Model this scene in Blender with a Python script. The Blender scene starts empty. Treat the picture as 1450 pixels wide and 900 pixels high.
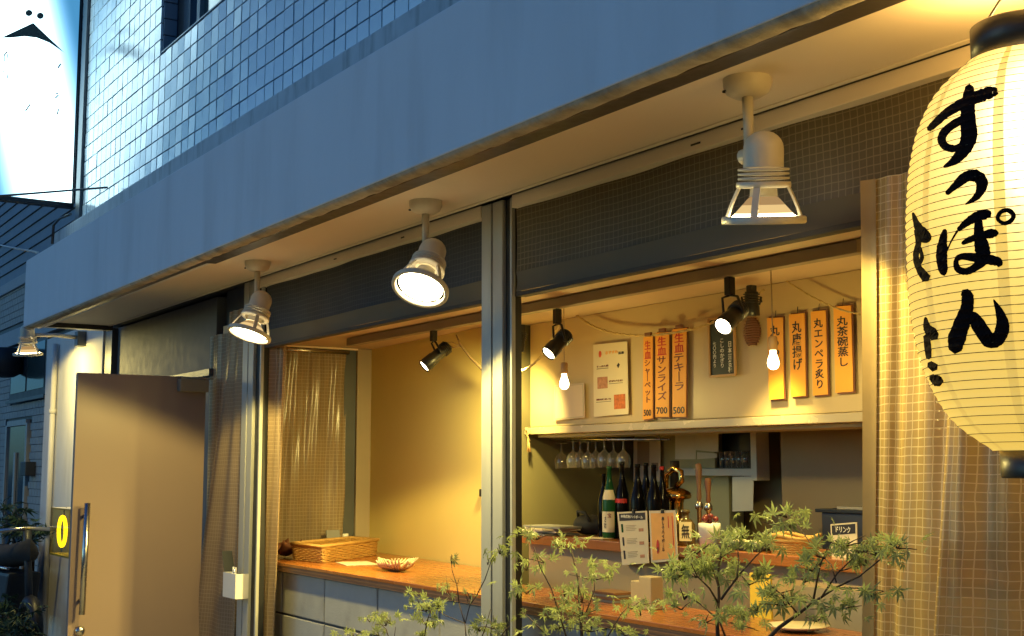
import bpy, bmesh, math, random
from mathutils import Vector, Matrix, Quaternion
random.seed(7)
R = math.radians
S = bpy.context.scene
COL = S.collection

# ------------------------------------------------------------------ camera
EYE = Vector((0, 0, 1.55))
YAW, PITCH, ROLL, FPX = R(33.387), R(6.7705), R(0.0584), 1768.5
FW = Vector((-math.cos(YAW)*math.cos(PITCH), math.sin(YAW)*math.cos(PITCH), math.sin(PITCH)))
RT0 = Vector((math.sin(YAW), math.cos(YAW), 0))
DN0 = FW.cross(RT0)
RT = RT0*math.cos(ROLL) + DN0*math.sin(ROLL)
DN = DN0*math.cos(ROLL) - RT0*math.sin(ROLL)
cam = bpy.data.cameras.new("camera")
cam.sensor_width = 36
cam.sensor_fit = 'HORIZONTAL'
cam.lens = FPX/1450*36
cam.clip_start = 0.05
cam.clip_end = 3000
co = bpy.data.objects.new("camera", cam)
COL.objects.link(co)
mw = Matrix.Identity(4)
for i in range(3):
    mw[i][0] = RT[i]; mw[i][1] = -DN[i]; mw[i][2] = -FW[i]; mw[i][3] = EYE[i]
co.matrix_world = mw
S.camera = co

# ------------------------------------------------------------------ world, sun, exposure
SUN_EL, SUN_ROT = R(7), R(200)
W = bpy.data.worlds.new("World")
S.world = W
W.use_nodes = True
nt = W.node_tree
nt.nodes.clear()
sky = nt.nodes.new('ShaderNodeTexSky')
sky.sky_type = 'NISHITA'
sky.sun_disc = False
sky.sun_elevation = SUN_EL
sky.sun_rotation = SUN_ROT
sky.ozone_density = 3.0
tint = nt.nodes.new('ShaderNodeMixRGB')
tint.blend_type = 'MULTIPLY'
tint.inputs[0].default_value = 1
tint.inputs[2].default_value = (0.33, 0.77, 1.42, 1)      # dusk white balance, whole sky alike
bg = nt.nodes.new('ShaderNodeBackground')
bg.inputs[1].default_value = 0.12
wo = nt.nodes.new('ShaderNodeOutputWorld')
nt.links.new(sky.outputs[0], tint.inputs[1])
nt.links.new(tint.outputs[0], bg.inputs[0])
nt.links.new(bg.outputs[0], wo.inputs[0])
sd = bpy.data.lights.new("sun", 'SUN')
sd.energy = 0.03
sd.angle = R(20)
sd.color = (0.75, 0.85, 1.0)
so = bpy.data.objects.new("sun", sd)
so.rotation_euler = (R(83), 0, R(180)-SUN_ROT)
COL.objects.link(so)
S.view_settings.view_transform = 'Standard'
S.view_settings.look = 'None'
S.view_settings.exposure = 0
S.view_settings.gamma = 1
S.cycles.use_denoising = True
S.cycles.max_bounces = 8
S.cycles.transparent_max_bounces = 16
S.cycles.sample_clamp_indirect = 4
S.cycles.caustics_reflective = False
S.cycles.caustics_refractive = False

# ------------------------------------------------------------------ helpers
def ray(x, y):
    return RT*((x-725)/FPX) + DN*((y-450)/FPX) + FW
def at(x, y, Y=None, X=None, Z=None):
    """point on the world plane Y=.., X=.. or Z=.. seen at photo pixel x, y"""
    d = ray(x, y)
    if Y is not None: t = (Y-EYE.y)/d.y
    elif X is not None: t = (X-EYE.x)/d.x
    else: t = (Z-EYE.z)/d.z
    return EYE + d*t

ORG = {}
def link(o):
    COL.objects.link(o); return o
def thing(name, label, cat, loc=(0, 0, 0), group=None):
    o = link(bpy.data.objects.new(name, None))
    o.location = loc
    o.empty_display_size = .1
    o['label'] = label; o['category'] = cat
    if group: o['group'] = group
    ORG[o] = Vector(loc)
    return o
def tag(o, label, cat, group=None):
    o['label'] = label; o['category'] = cat
    if group: o['group'] = group
    return o
def frame(axis, up=Vector((0, 0, 1))):
    """rotation whose local -Z looks along axis"""
    z = -Vector(axis).normalized()
    x = up.cross(z)
    if x.length < 1e-4: x = Vector((1, 0, 0))
    x.normalize()
    y = z.cross(x)
    return Matrix((x, y, z)).transposed()

class MB:
    def __init__(s): s.bm = bmesh.new(); s.uv = None
    def box(s, x0, x1, y0, y1, z0, z1, m=None):
        c = [Vector((x, y, z)) for z in (z0, z1) for y in (y0, y1) for x in (x0, x1)]
        if m: c = [m @ v for v in c]
        v = [s.bm.verts.new(p) for p in c]
        for f in ((0,2,3,1),(4,5,7,6),(0,1,5,4),(2,6,7,3),(0,4,6,2),(1,3,7,5)):
            s.bm.faces.new([v[i] for i in f])
        return s
    def quad(s, *pts):
        s.bm.faces.new([s.bm.verts.new(Vector(p)) for p in pts]); return s
    def prism(s, pts, vec):
        vec = Vector(vec)
        a = [s.bm.verts.new(Vector(p)) for p in pts]
        b = [s.bm.verts.new(Vector(p)+vec) for p in pts]
        n = len(pts)
        s.bm.faces.new(a[::-1]); s.bm.faces.new(b)
        for i in range(n): s.bm.faces.new([a[i], a[(i+1) % n], b[(i+1) % n], b[i]])
        return s
    def tube(s, pts, rad, n=8, cap=True, smooth=True):
        pts = [Vector(p) for p in pts]
        if not isinstance(rad, (list, tuple)): rad = [rad]*len(pts)
        rings = []
        up = None
        for i, p in enumerate(pts):
            d = (pts[min(i+1, len(pts)-1)] - pts[max(i-1, 0)])
            if d.length < 1e-9: d = Vector((0, 0, 1))
            d.normalize()
            if up is None:
                up = d.orthogonal().normalized()
            else:
                up = (up - d*up.dot(d))
                up = up.normalized() if up.length > 1e-6 else d.orthogonal().normalized()
            sd_ = d.cross(up)
            rings.append([s.bm.verts.new(p + (up*math.cos(2*math.pi*k/n) + sd_*math.sin(2*math.pi*k/n))*rad[i]) for k in range(n)])
        for a, b in zip(rings, rings[1:]):
            for k in range(n):
                f = s.bm.faces.new([a[k], a[(k+1) % n], b[(k+1) % n], b[k]]); f.smooth = smooth
        if cap:
            s.bm.faces.new(rings[0][::-1]); s.bm.faces.new(rings[-1])
        return s
    def lathe(s, prof, m=None, n=24, smooth=True, cap0=False, cap1=False):
        """prof: (r, z) list, about local Z, then matrix m"""
        rings = []
        for r, z in prof:
            ring = []
            for k in range(n):
                a = 2*math.pi*k/n
                p = Vector((r*math.cos(a), r*math.sin(a), z))
                ring.append(s.bm.verts.new(m @ p if m else p))
            rings.append(ring)
        for a, b in zip(rings, rings[1:]):
            for k in range(n):
                f = s.bm.faces.new([a[k], a[(k+1) % n], b[(k+1) % n], b[k]]); f.smooth = smooth
        if cap0: s.bm.faces.new(rings[0][::-1])
        if cap1: s.bm.faces.new(rings[-1])
        return s
    def sheet(s, fn, nu, nv, smooth=True, uvs=None):
        """fn(u, v) -> point; uv = uvs(u, v) in metres"""
        uvl = s.bm.loops.layers.uv.verify()
        g = [[s.bm.verts.new(fn(i/nu, j/nv)) for i in range(nu+1)] for j in range(nv+1)]
        for j in range(nv):
            for i in range(nu):
                f = s.bm.faces.new([g[j][i], g[j][i+1], g[j+1][i+1], g[j+1][i]])
                f.smooth = smooth
                for l, (a, b) in zip(f.loops, ((i, j), (i+1, j), (i+1, j+1), (i, j+1))):
                    l[uvl].uv = uvs(a/nu, b/nv) if uvs else (a/nu, b/nv)
        return s
    def build(s, name, mat, parent=None, bevel=0, kind=None, fix=True):
        if fix: bmesh.ops.recalc_face_normals(s.bm, faces=s.bm.faces)
        if bevel:
            bmesh.ops.bevel(s.bm, geom=[e for e in s.bm.edges if len(e.link_faces) == 2 and e.calc_face_angle(0) > .6],
                            offset=bevel, segments=2, affect='EDGES', profile=.6)
        org = Vector((0, 0, 0))
        if parent is not None:
            org = ORG[parent]
            for v in s.bm.verts: v.co -= org
        me = bpy.data.meshes.new(name)
        s.bm.to_mesh(me); s.bm.free()
        if mat: me.materials.append(mat)
        o = link(bpy.data.objects.new(name, me))
        if parent is not None: o.parent = parent
        ORG[o] = org
        if kind: o['kind'] = kind
        return o
def bx(name, mat, parent, x0, x1, y0, y1, z0, z1, bevel=.003, kind=None):
    return MB().box(x0, x1, y0, y1, z0, z1).build(name, mat, parent, bevel, kind)

# ------------------------------------------------------------------ materials
def N(t, typ, **kw):
    n = t.nodes.new(typ)
    for k, v in kw.items(): setattr(n, k, v)
    return n
def mth(t, op, a, b=None, c=None):
    n = N(t, 'ShaderNodeMath', operation=op)
    for i, v in enumerate((a, b, c)):
        if v is None: continue
        if isinstance(v, (int, float)): n.inputs[i].default_value = v
        else: t.links.new(v, n.inputs[i])
    return n.outputs[0]
def mat(name, col, rough=.6, metal=0, var=.12, scale=6, stretch=(1, 1, 1), bump=0, bscale=80, dirt=None, dscale=3,
        dstretch=(1, 1, 1), damt=.5, rand=0, coat=0, spec=.5, wood=0):
    m = bpy.data.materials.new(name); m.use_nodes = True
    t = m.node_tree; p = t.nodes['Principled BSDF']
    p.inputs['Roughness'].default_value = rough
    p.inputs['Metallic'].default_value = metal
    p.inputs['Specular IOR Level'].default_value = spec
    p.inputs['Coat Weight'].default_value = coat
    p.inputs['Coat Roughness'].default_value = .15
    tc = N(t, 'ShaderNodeTexCoord')
    def mapped(sc, st):
        mp = N(t, 'ShaderNodeMapping')
        mp.inputs['Scale'].default_value = tuple(sc*q for q in st)
        t.links.new(tc.outputs['Object'], mp.inputs[0]); return mp.outputs[0]
    def noise(sc, st, det=5):
        n = N(t, 'ShaderNodeTexNoise'); n.inputs['Scale'].default_value = 1; n.inputs['Detail'].default_value = det
        t.links.new(mapped(sc, st), n.inputs['Vector']); return n.outputs['Fac']
    def mix(f, a, b, bt='MIX'):
        n = N(t, 'ShaderNodeMixRGB', blend_type=bt)
        for i, v in enumerate((f, a, b)):
            if hasattr(v, 'is_output'): t.links.new(v, n.inputs[i])
            elif i == 0: n.inputs[0].default_value = v
            else: n.inputs[i].default_value = (*v, 1)
        return n.outputs[0]
    c = mix(noise(scale, stretch), tuple(v*(1-var) for v in col), tuple(min(1, v*(1+var)) for v in col))
    if wood:
        wv = N(t, 'ShaderNodeTexWave', wave_type='BANDS', bands_direction='Y')
        wv.inputs['Scale'].default_value = wood; wv.inputs['Distortion'].default_value = 6
        wv.inputs['Detail'].default_value = 3; wv.inputs['Detail Scale'].default_value = 1.2
        t.links.new(mapped(1, (.25, 1, 1)), wv.inputs['Vector'])
        c = mix(mth(t, 'MULTIPLY', wv.outputs['Fac'], .38), c, tuple(v*.5 for v in col))
    if dirt:
        r = N(t, 'ShaderNodeMapRange'); r.inputs[1].default_value = .5; r.inputs[2].default_value = .78
        t.links.new(noise(dscale, dstretch, 6), r.inputs[0])
        c = mix(mth(t, 'MULTIPLY', r.outputs[0], damt), c, dirt)
    if rand:
        oi = N(t, 'ShaderNodeObjectInfo')
        h = N(t, 'ShaderNodeHueSaturation')
        t.links.new(c, h.inputs['Color'])
        t.links.new(mth(t, 'ADD', mth(t, 'MULTIPLY', oi.outputs['Random'], 2*rand), 1-rand), h.inputs['Value'])
        c = h.outputs[0]
    t.links.new(c, p.inputs['Base Color'])
    rr = mth(t, 'ADD', mth(t, 'MULTIPLY', noise(scale*2.3, stretch), .2), rough-.1)
    t.links.new(rr, p.inputs['Roughness'])
    if bump:
        b = N(t, 'ShaderNodeBump'); b.inputs['Strength'].default_value = bump; b.inputs['Distance'].default_value = .004
        t.links.new(noise(bscale, stretch), b.inputs['Height']); t.links.new(b.outputs[0], p.inputs['Normal'])
    return m
def emit(name, col, st):
    m = bpy.data.materials.new(name); m.use_nodes = True
    t = m.node_tree; t.nodes.clear()
    e = N(t, 'ShaderNodeEmission'); e.inputs[0].default_value = (*col, 1); e.inputs[1].default_value = st
    o = N(t, 'ShaderNodeOutputMaterial'); t.links.new(e.outputs[0], o.inputs[0]); return m
def glass(name, col=(1, 1, 1), rough=.02, tr=.8, rim_sheen=0):
    """thin glass / clear plastic: mostly transparent with a gloss"""
    m = bpy.data.materials.new(name); m.use_nodes = True
    t = m.node_tree; t.nodes.clear()
    a = N(t, 'ShaderNodeBsdfTransparent'); a.inputs[0].default_value = (*col, 1)
    g = N(t, 'ShaderNodeBsdfGlossy'); g.inputs['Roughness'].default_value = rough
    f = N(t, 'ShaderNodeFresnel'); f.inputs[0].default_value = 1.5
    mx = N(t, 'ShaderNodeMixShader'); o = N(t, 'ShaderNodeOutputMaterial')
    bf = N(t, 'ShaderNodeNewGeometry')
    t.links.new(mth(t, 'MULTIPLY', mth(t, 'SUBTRACT', 1, bf.outputs['Backfacing']), mth(t, 'ADD', mth(t, 'MULTIPLY', f.outputs[0], 1.1), max(0, 1-tr-.15))), mx.inputs[0])
    t.links.new(a.outputs[0], mx.inputs[1]); t.links.new(g.outputs[0], mx.inputs[2])
    if rim_sheen:  # pale diffuse edge painted in for the bright reflections along the outline
        d = N(t, 'ShaderNodeBsdfDiffuse'); d.inputs[0].default_value = (.9, .88, .82, 1)
        lw = N(t, 'ShaderNodeLayerWeight'); lw.inputs[0].default_value = .35
        m2 = N(t, 'ShaderNodeMixShader')
        t.links.new(mth(t, 'MULTIPLY', mth(t, 'ADD', mth(t, 'POWER', lw.outputs['Facing'], 3), .10), rim_sheen), m2.inputs[0])
        t.links.new(mx.outputs[0], m2.inputs[1]); t.links.new(d.outputs[0], m2.inputs[2]); t.links.new(m2.outputs[0], o.inputs[0])
        return m
    t.links.new(mx.outputs[0], o.inputs[0]); return m
def vinyl(name, col, line, cell=.022, lw=.13, tr=.25, trl=.35, gloss=.12):
    """thread-reinforced vinyl sheet: woven grid printed into a cloudy film, uv in metres"""
    m = bpy.data.materials.new(name); m.use_nodes = True
    t = m.node_tree; t.nodes.clear()
    uv = N(t, 'ShaderNodeUVMap'); sx = N(t, 'ShaderNodeSeparateXYZ')
    nz = N(t, 'ShaderNodeTexNoise'); nz.inputs['Scale'].default_value = 9
    t.links.new(uv.outputs[0], nz.inputs['Vector'])
    t.links.new(uv.outputs[0], sx.inputs[0])
    wob = mth(t, 'MULTIPLY', mth(t, 'SUBTRACT', nz.outputs['Fac'], .5), .012)
    def ln(o):
        return mth(t, 'LESS_THAN', mth(t, 'FRACT', mth(t, 'DIVIDE', mth(t, 'ADD', o, wob), cell)), lw)
    g = mth(t, 'MAXIMUM', ln(sx.outputs[0]), ln(sx.outputs[1]))
    n2 = N(t, 'ShaderNodeTexNoise'); n2.inputs['Scale'].default_value = 3.5; n2.inputs['Detail'].default_value = 4
    t.links.new(uv.outputs[0], n2.inputs['Vector'])
    cm = N(t, 'ShaderNodeMixRGB'); cm.inputs[1].default_value = (*col, 1); cm.inputs[2].default_value = (*line, 1)
    t.links.new(mth(t, 'MULTIPLY', g, .9), cm.inputs[0])
    hs = N(t, 'ShaderNodeHueSaturation'); t.links.new(cm.outputs[0], hs.inputs['Color'])
    t.links.new(mth(t, 'ADD', mth(t, 'MULTIPLY', n2.outputs['Fac'], .5), .75), hs.inputs['Value'])
    d = N(t, 'ShaderNodeBsdfDiffuse'); tl = N(t, 'ShaderNodeBsdfTranslucent')
    t.links.new(hs.outputs[0], d.inputs[0]); t.links.new(hs.outputs[0], tl.inputs[0])
    a1 = N(t, 'ShaderNodeMixShader'); a1.inputs[0].default_value = trl
    t.links.new(d.outputs[0], a1.inputs[1]); t.links.new(tl.outputs[0], a1.inputs[2])
    gl = N(t, 'ShaderNodeBsdfGlossy'); gl.inputs['Roughness'].default_value = .22
    bp = N(t, 'ShaderNodeBump'); bp.inputs['Strength'].default_value = .5; bp.inputs['Distance'].default_value = .004
    t.links.new(mth(t, 'ADD', mth(t, 'MULTIPLY', g, .3), n2.outputs['Fac']), bp.inputs['Height'])
    t.links.new(bp.outputs[0], gl.inputs['Normal'])
    a2 = N(t, 'ShaderNodeMixShader'); a2.inputs[0].default_value = gloss
    t.links.new(a1.outputs[0], a2.inputs[1]); t.links.new(gl.outputs[0], a2.inputs[2])
    tp = N(t, 'ShaderNodeBsdfTransparent'); tp.inputs[0].default_value = (.95, .9, .8, 1)
    a3 = N(t, 'ShaderNodeMixShader'); o = N(t, 'ShaderNodeOutputMaterial')
    t.links.new(mth(t, 'MULTIPLY', mth(t, 'SUBTRACT', 1, g), tr), a3.inputs[0])
    t.links.new(a2.outputs[0], a3.inputs[1]); t.links.new(tp.outputs[0], a3.inputs[2])
    t.links.new(a3.outputs[0], o.inputs[0]); return m

K = {}
K['concrete'] = mat('painted_concrete', (.66, .68, .72), .75, var=.10, scale=2.2, stretch=(1.5, 1, .5), bump=.15, bscale=60, dirt=(.42, .42, .43), dscale=2.6, dstretch=(1.8, 1, .3), damt=.42)
K['ledge'] = mat('weathered_concrete', (.50, .52, .54), .85, var=.2, scale=7, bump=.5, bscale=50, dirt=(.16, .17, .17), dscale=5, dstretch=(3, 1, .5), damt=.7)
K['lip'] = mat('rough_mortar_lip', (.42, .38, .31), .9, var=.4, scale=16, stretch=(2.5, 1, 1), bump=1, bscale=60, dirt=(.08, .07, .06), dscale=7, dstretch=(1.5, 1, 1), damt=.8)
K['soffit'] = mat('soffit_paint', (.80, .69, .54), .6, var=.05, scale=1.5, bump=.05, bscale=30)
K['band'] = mat('dark_brown_paint', (.05, .042, .035), .38, var=.25, scale=12, bump=.5, bscale=14)
K['tile'] = mat('glazed_tile', (.80, .86, .86), .2, var=.1, scale=5, rand=.08, coat=.4, bump=.12, bscale=22)
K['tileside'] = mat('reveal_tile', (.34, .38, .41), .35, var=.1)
K['mortar'] = mat('dark_mortar', (.05, .06, .07), .9, var=.2, scale=30)
K['alu'] = mat('aluminium_post', (.40, .40, .37), .5, .2, var=.08, scale=4, stretch=(3, 3, .4), dirt=(.2, .2, .18), dscale=5, dstretch=(3, 3, .3), damt=.3)
K['aludark'] = mat('dark_aluminium', (.10, .11, .12), .4, .5, var=.1)
K['black'] = mat('black_rubber', (.012, .012, .012), .45, var=.2)
K['blackmetal'] = mat('black_painted_metal', (.018, .018, .018), .38, .2, var=.2)
K['plaster'] = mat('white_plaster', (.62, .61, .59), .85, var=.07, scale=4, bump=.35, bscale=55, dirt=(.42, .40, .36), dscale=4, dstretch=(2, 2, .4), damt=.4)
K['pipe'] = mat('white_pipe', (.66, .64, .6), .5, var=.08)
K['door'] = mat('door_paint', (.295, .215, .172), .42, var=.05, scale=1.2, bump=.03)
K['darkwall'] = mat('dark_panel', (.10, .11, .125), .65, var=.1)
K['wall'] = mat('cream_wall', (.66, .53, .18), .75, var=.06, scale=2, bump=.12, bscale=40, dirt=(.54, .42, .13), dscale=1.4, damt=.25)
K['bartan'] = mat('tan_bar_front', (.50, .34, .17), .7, var=.06, scale=3)
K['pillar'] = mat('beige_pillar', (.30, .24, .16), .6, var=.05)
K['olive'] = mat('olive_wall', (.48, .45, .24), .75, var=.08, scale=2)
K['oliveshade'] = mat('shaded_olive_wall', (.12, .105, .05), .75, var=.08, scale=2)  # olive wall again, darkened in the colour to imitate its shade
K['brown'] = mat('brown_wall', (.40, .30, .16), .7, var=.08, scale=2)
K['cab'] = mat('cream_cabinet', (.54, .41, .23), .42, var=.05, scale=1.5, dirt=(.42, .31, .16), dscale=2, damt=.3)
K['ceil'] = mat('brown_ceiling', (.60, .47, .33), .6, var=.07, scale=2.5)
K['strip'] = mat('satin_trim', (.54, .44, .29), .25, .2, var=.1, scale=5)
K['rail'] = mat('track_rail', (.26, .22, .17), .5, .1, var=.06)
K['counter'] = mat('varnished_plywood', (.34, .115, .022), .28, var=.25, scale=4, stretch=(.5, 3, 3), wood=9, coat=.35)
K['ply'] = mat('plywood_edge', (.20, .10, .05), .55, var=.35, scale=9, stretch=(.3, 1, 1), bump=.3, bscale=30)
K['plydark'] = mat('plywood_edge_dark', (.10, .05, .028), .6, var=.35, scale=9, stretch=(.3, 1, 1))
K['block'] = mat('grey_block', (.36, .36, .345), .85, var=.12, scale=7, bump=.4, bscale=90, dirt=(.18, .18, .17), dscale=6, damt=.4, rand=.07)
K['grout'] = mat('block_grout', (.08, .085, .085), .95, var=.2)
K['lampwhite'] = mat('lamp_enamel', (.62, .56, .44), .45, var=.08, scale=9, dirt=(.35, .29, .2), dscale=9, damt=.45)
K['refl0'] = emit('lamp_reflector', (1, .60, .24), .42)
K['refl1'] = emit('lamp_reflector_mid', (1, .68, .28), .85)
K['refl2'] = emit('lamp_reflector_rim', (1, .80, .42), 4)
K['paper'] = mat('white_paper', (.66, .57, .40), .7, var=.04, scale=9)
K['paperdim'] = mat('old_paper', (.82, .77, .60), .75, var=.08, scale=12)
K['orange'] = mat('orange_card', (.82, .36, .045), .55, var=.06, scale=6)
K['strip_back'] = mat('strip_board', (.16, .06, .03), .6, var=.1)
K['ink'] = mat('black_ink', (.012, .010, .018), .5, var=.2)
K['redink'] = mat('red_ink', (.55, .03, .02), .5, var=.2)
K['darkred'] = mat('dark_red_ink', (.16, .02, .02), .5, var=.2)
K['faint'] = mat('faded_print', (.42, .34, .22), .7, var=.2)
K['chalk'] = mat('chalk', (.75, .75, .68), .8, var=.2, scale=60)
K['board'] = mat('blackboard', (.02, .03, .022), .55, var=.3, scale=8)
K['wood'] = mat('pale_wood', (.52, .30, .12), .5, var=.2, scale=10, stretch=(1, 1, .2))
K['rope'] = mat('straw_rope', (.50, .36, .16), .85, var=.35, scale=90, bump=.8, bscale=200)
K['straw'] = mat('woven_straw', (.46, .26, .07), .65, var=.3, scale=45, bump=.8, bscale=150)
K['strawpale'] = mat('pale_bamboo', (.50, .38, .24), .5, var=.3, scale=30, bump=.5, bscale=90)
K['greenglass'] = mat('green_bottle_glass', (.012, .065, .022), .10, var=.3, coat=0, spec=.16)
K['darkglass'] = mat('black_bottle_glass', (.006, .005, .005), .10, var=.3, coat=0, spec=.12)
K['label'] = mat('bottle_label', (.62, .55, .40), .6, var=.1)
K['brass'] = mat('polished_brass', (.72, .47, .14), .16, 1, var=.1)
K['steel'] = mat('stainless', (.5, .48, .44), .25, 1, var=.1)
K['cloth'] = mat('black_cloth', (.015, .014, .014), .85, var=.3, bump=.8, bscale=30)
def leafmat(name, col):
    m = mat(name, col, .45, var=.3, scale=25, rand=.35)
    t = m.node_tree; p = t.nodes['Principled BSDF']; o = t.nodes['Material Output']
    tl = N(t, 'ShaderNodeBsdfTranslucent')
    src = p.inputs['Base Color'].links[0].from_socket
    t.links.new(src, tl.inputs[0])
    mx = N(t, 'ShaderNodeMixShader'); mx.inputs[0].default_value = .42
    t.links.new(p.outputs[0], mx.inputs[1]); t.links.new(tl.outputs[0], mx.inputs[2]); t.links.new(mx.outputs[0], o.inputs[0])
    return m
K['leaf'] = leafmat('maple_leaf', (.30, .36, .15))
K['leafdim'] = mat('shrub_leaf', (.035, .075, .035), .5, var=.3, scale=20, rand=.3)
K['bark'] = mat('dark_bark', (.055, .032, .022), .75, var=.35, scale=40, bump=.6, bscale=120)
K['barkdry'] = mat('dry_twig', (.34, .24, .12), .8, var=.3, scale=40)
K['siding'] = mat('blue_grey_siding', (.17, .20, .22), .55, var=.1, scale=3)
K['nwall'] = mat('neighbour_tile', (.33, .33, .31), .7, var=.2, scale=4)
K['nband'] = mat('neighbour_band', (.34, .37, .39), .7, var=.12, scale=4)
K['nframe'] = mat('dark_window_frame', (.04, .045, .05), .45, .3, var=.1)
K['npane'] = mat('dark_window_glass', (.035, .06, .065), .12, var=.3, coat=.5)
K['asphalt'] = mat('asphalt', (.05, .05, .052), .9, var=.25, scale=20, bump=.6, bscale=150)
K['paving'] = mat('concrete_paving', (.26, .255, .245), .85, var=.15, scale=5, bump=.4, bscale=90)
K['soil'] = mat('soil', (.06, .045, .03), .95, var=.4, scale=30, bump=1, bscale=60)
K['white'] = mat('white_plastic', (.70, .69, .66), .4, var=.04)
K['bluesheet'] = mat('pale_blue_label', (.35, .48, .58), .5, var=.2, scale=30)
K['greycard'] = mat('grey_card', (.20, .20, .20), .5, var=.1)
K['glass'] = glass('clear_glass', (.96, .94, .9), .03, .82)
K['wineglass'] = glass('wine_glass', (.97, .95, .9), .02, .80, rim_sheen=.42)
K['acrylic'] = glass('clear_acrylic', (1.0, .9, .5), .05, .72)
K['vwarm'] = vinyl('mesh_vinyl_tan', (.60, .41, .155), (.86, .70, .37), cell=.0225, lw=.12, tr=.08, trl=.45, gloss=.03)
K['vclear'] = vinyl('mesh_vinyl_clear', (.36, .27, .17), (.50, .40, .27), cell=.022, lw=.16, tr=.04, trl=.35, gloss=.028)
K['vdarkl'] = vinyl('mesh_vinyl_shaded', (.075, .078, .084), (.11, .11, .11), cell=.0245, lw=.13, tr=.0, trl=.1, gloss=.01)  # left valance: same vinyl, dusk shade put into the colour
K['vdark'] = vinyl('mesh_vinyl_warm_lit', (.13, .105, .065), (.24, .19, .115), cell=.0245, lw=.13, tr=.0, trl=.1, gloss=.015)  # right valance: browner copy, lantern warmth put into the colour
K['vhem'] = mat('vinyl_hem', (.14, .115, .08), .7, var=.1, scale=3, spec=.1)
K['railmatte'] = mat('matte_rail', (.07, .06, .05), .7, var=.1, spec=.15)
K['vdrop'] = vinyl('mesh_vinyl_drop', (.36, .265, .165), (.48, .365, .24), cell=.022, lw=.16, tr=.04, trl=.25, gloss=.03)
K['warmemit'] = emit('spot_face', (1, .86, .55), 14)
K['floodemit'] = emit('flood_face', (1, .86, .50), 26)
K['bulbemit'] = emit('bulb_glow', (1, .78, .38), 12)
K['neonemit'] = emit('yellow_neon', (1, .80, .01), 4)
K['floor'] = mat('shop_floor', (.16, .13, .10), .6, var=.2)

# text -> mesh (built-in font only)
def text_mesh(txt, size, depth=.0004, spacing=1.0, bold=.014):
    cu = bpy.data.curves.new('lettering', 'FONT')
    cu.body = txt; cu.size = size; cu.align_x = 'CENTER'; cu.align_y = 'CENTER'
    cu.extrude = depth; cu.offset = bold*size; cu.resolution_u = 2; cu.space_line = spacing
    o = link(bpy.data.objects.new('lettering', cu))
    bpy.context.view_layer.update()
    me = bpy.data.meshes.new_from_object(o.evaluated_get(bpy.context.evaluated_depsgraph_get()))
    bpy.data.objects.remove(o); bpy.data.curves.remove(cu)
    return me
def lettering(txt, pos, size, m, parent, rot=None, width=None, height=None, spacing=1.0, name='lettering', depth=.0004):
    """upright text facing -Y (or rotated by rot) at pos, scaled to width x height if given"""
    me = text_mesh(txt, size, depth, spacing)
    vs = [v.co for v in me.vertices]
    if not vs: return None
    x0, x1 = min(v.x for v in vs), max(v.x for v in vs); y0, y1 = min(v.y for v in vs), max(v.y for v in vs)
    sx = width/(x1-x0) if width else 1
    sy = height/(y1-y0) if height else 1
    M3 = rot if rot else Matrix.Rotation(R(90), 3, 'X')
    for v in me.vertices:
        c = Vector(((v.co.x-(x0+x1)/2)*sx, (v.co.y-(y0+y1)/2)*sy, v.co.z))
        v.co = M3 @ c + Vector(pos) - ORG[parent]
    me.materials.clear(); me.materials.append(m)
    o = link(bpy.data.objects.new(name, me)); o.parent = parent; ORG[o] = ORG[parent]
    return o

def lamp_light(name, typ, loc, energy, col, parent, axis=None, angle=90, blend=.3, size=.03):
    l = bpy.data.lights.new(name, typ); l.energy = energy; l.color = col; l.shadow_soft_size = size
    if typ == 'SPOT': l.spot_size = R(angle); l.spot_blend = blend
    o = link(bpy.data.objects.new(name, l)); o.parent = parent
    o.location = Vector(loc) - ORG[parent]
    if axis is not None: o.rotation_euler = frame(axis).to_euler()
    return o
WARM = (1.0, .74, .18)
WARM2 = (1.0, .77, .22)

# ================================================================== SETTING
def struct(o): o['kind'] = 'structure'; return o
struct(bx('road', K['asphalt'], None, -400, 400, -400, .2, -.4, -.12, 0))
struct(bx('pavement', K['paving'], None, -60, 60, .2, 2.62, -.4, 0, .01))
struct(bx('ground', K['paving'], None, -400, 400, 2.62, 400, -.4, -.02, 0))
struct(bx('planting_bed', K['soil'], None, -6.3, -1.0, 2.1, 2.5, 0.004, .12, .02))

# ================================================================== THE SHOP BUILDING
B = thing('shop_building', 'corner shop building with blue-grey canopy and glazed tile upper wall', 'building', (-6, 2.64, 0))
# canopy
bx('canopy_fascia', K['concrete'], B, -9.5, 1.2, 2.0, 2.14, 2.558, 3.048, .006)
bx('canopy_roof', K['concrete'], B, -9.5, 1.2, 2.141, 2.64, 2.68, 3.02)
mb = MB(); nx = 240
def lipfn(u, v):
    a = math.pi*(1.02*v + .0)
    x = -9.5 + 10.7*u
    w = 1 + .16*math.sin(x*31)*math.sin(x*7.3) + .1*math.sin(x*53+1)
    return Vector((x, 2.040 - .036*math.cos(a), 2.560 - .017*math.sin(a)*w))
mb.sheet(lipfn, nx, 8)
mb.build('drip_lip', K['lip'], B)
mb = MB().box(-5.95, 1.2, 2.0775, 2.152, 2.552, 2.66); mb.build('edge_beam', K['band'], B, .004)
MB().box(-9.5, -5.955, 2.0775, 2.116, 2.556, 2.66).build('edge_beam', K['band'], B, .003)
bx('end_trim', K['band'], B, -9.52, -9.44, 2.118, 2.63, 2.566, 2.66)
bx('soffit', K['soffit'], B, -9.438, 1.2, 2.117, 2.588, 2.600, 2.64, 0)
bx('soffit_margin', K['soffit'], B, -9.438, 1.2, 2.590, 2.612, 2.597, 2.64, 0)
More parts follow.
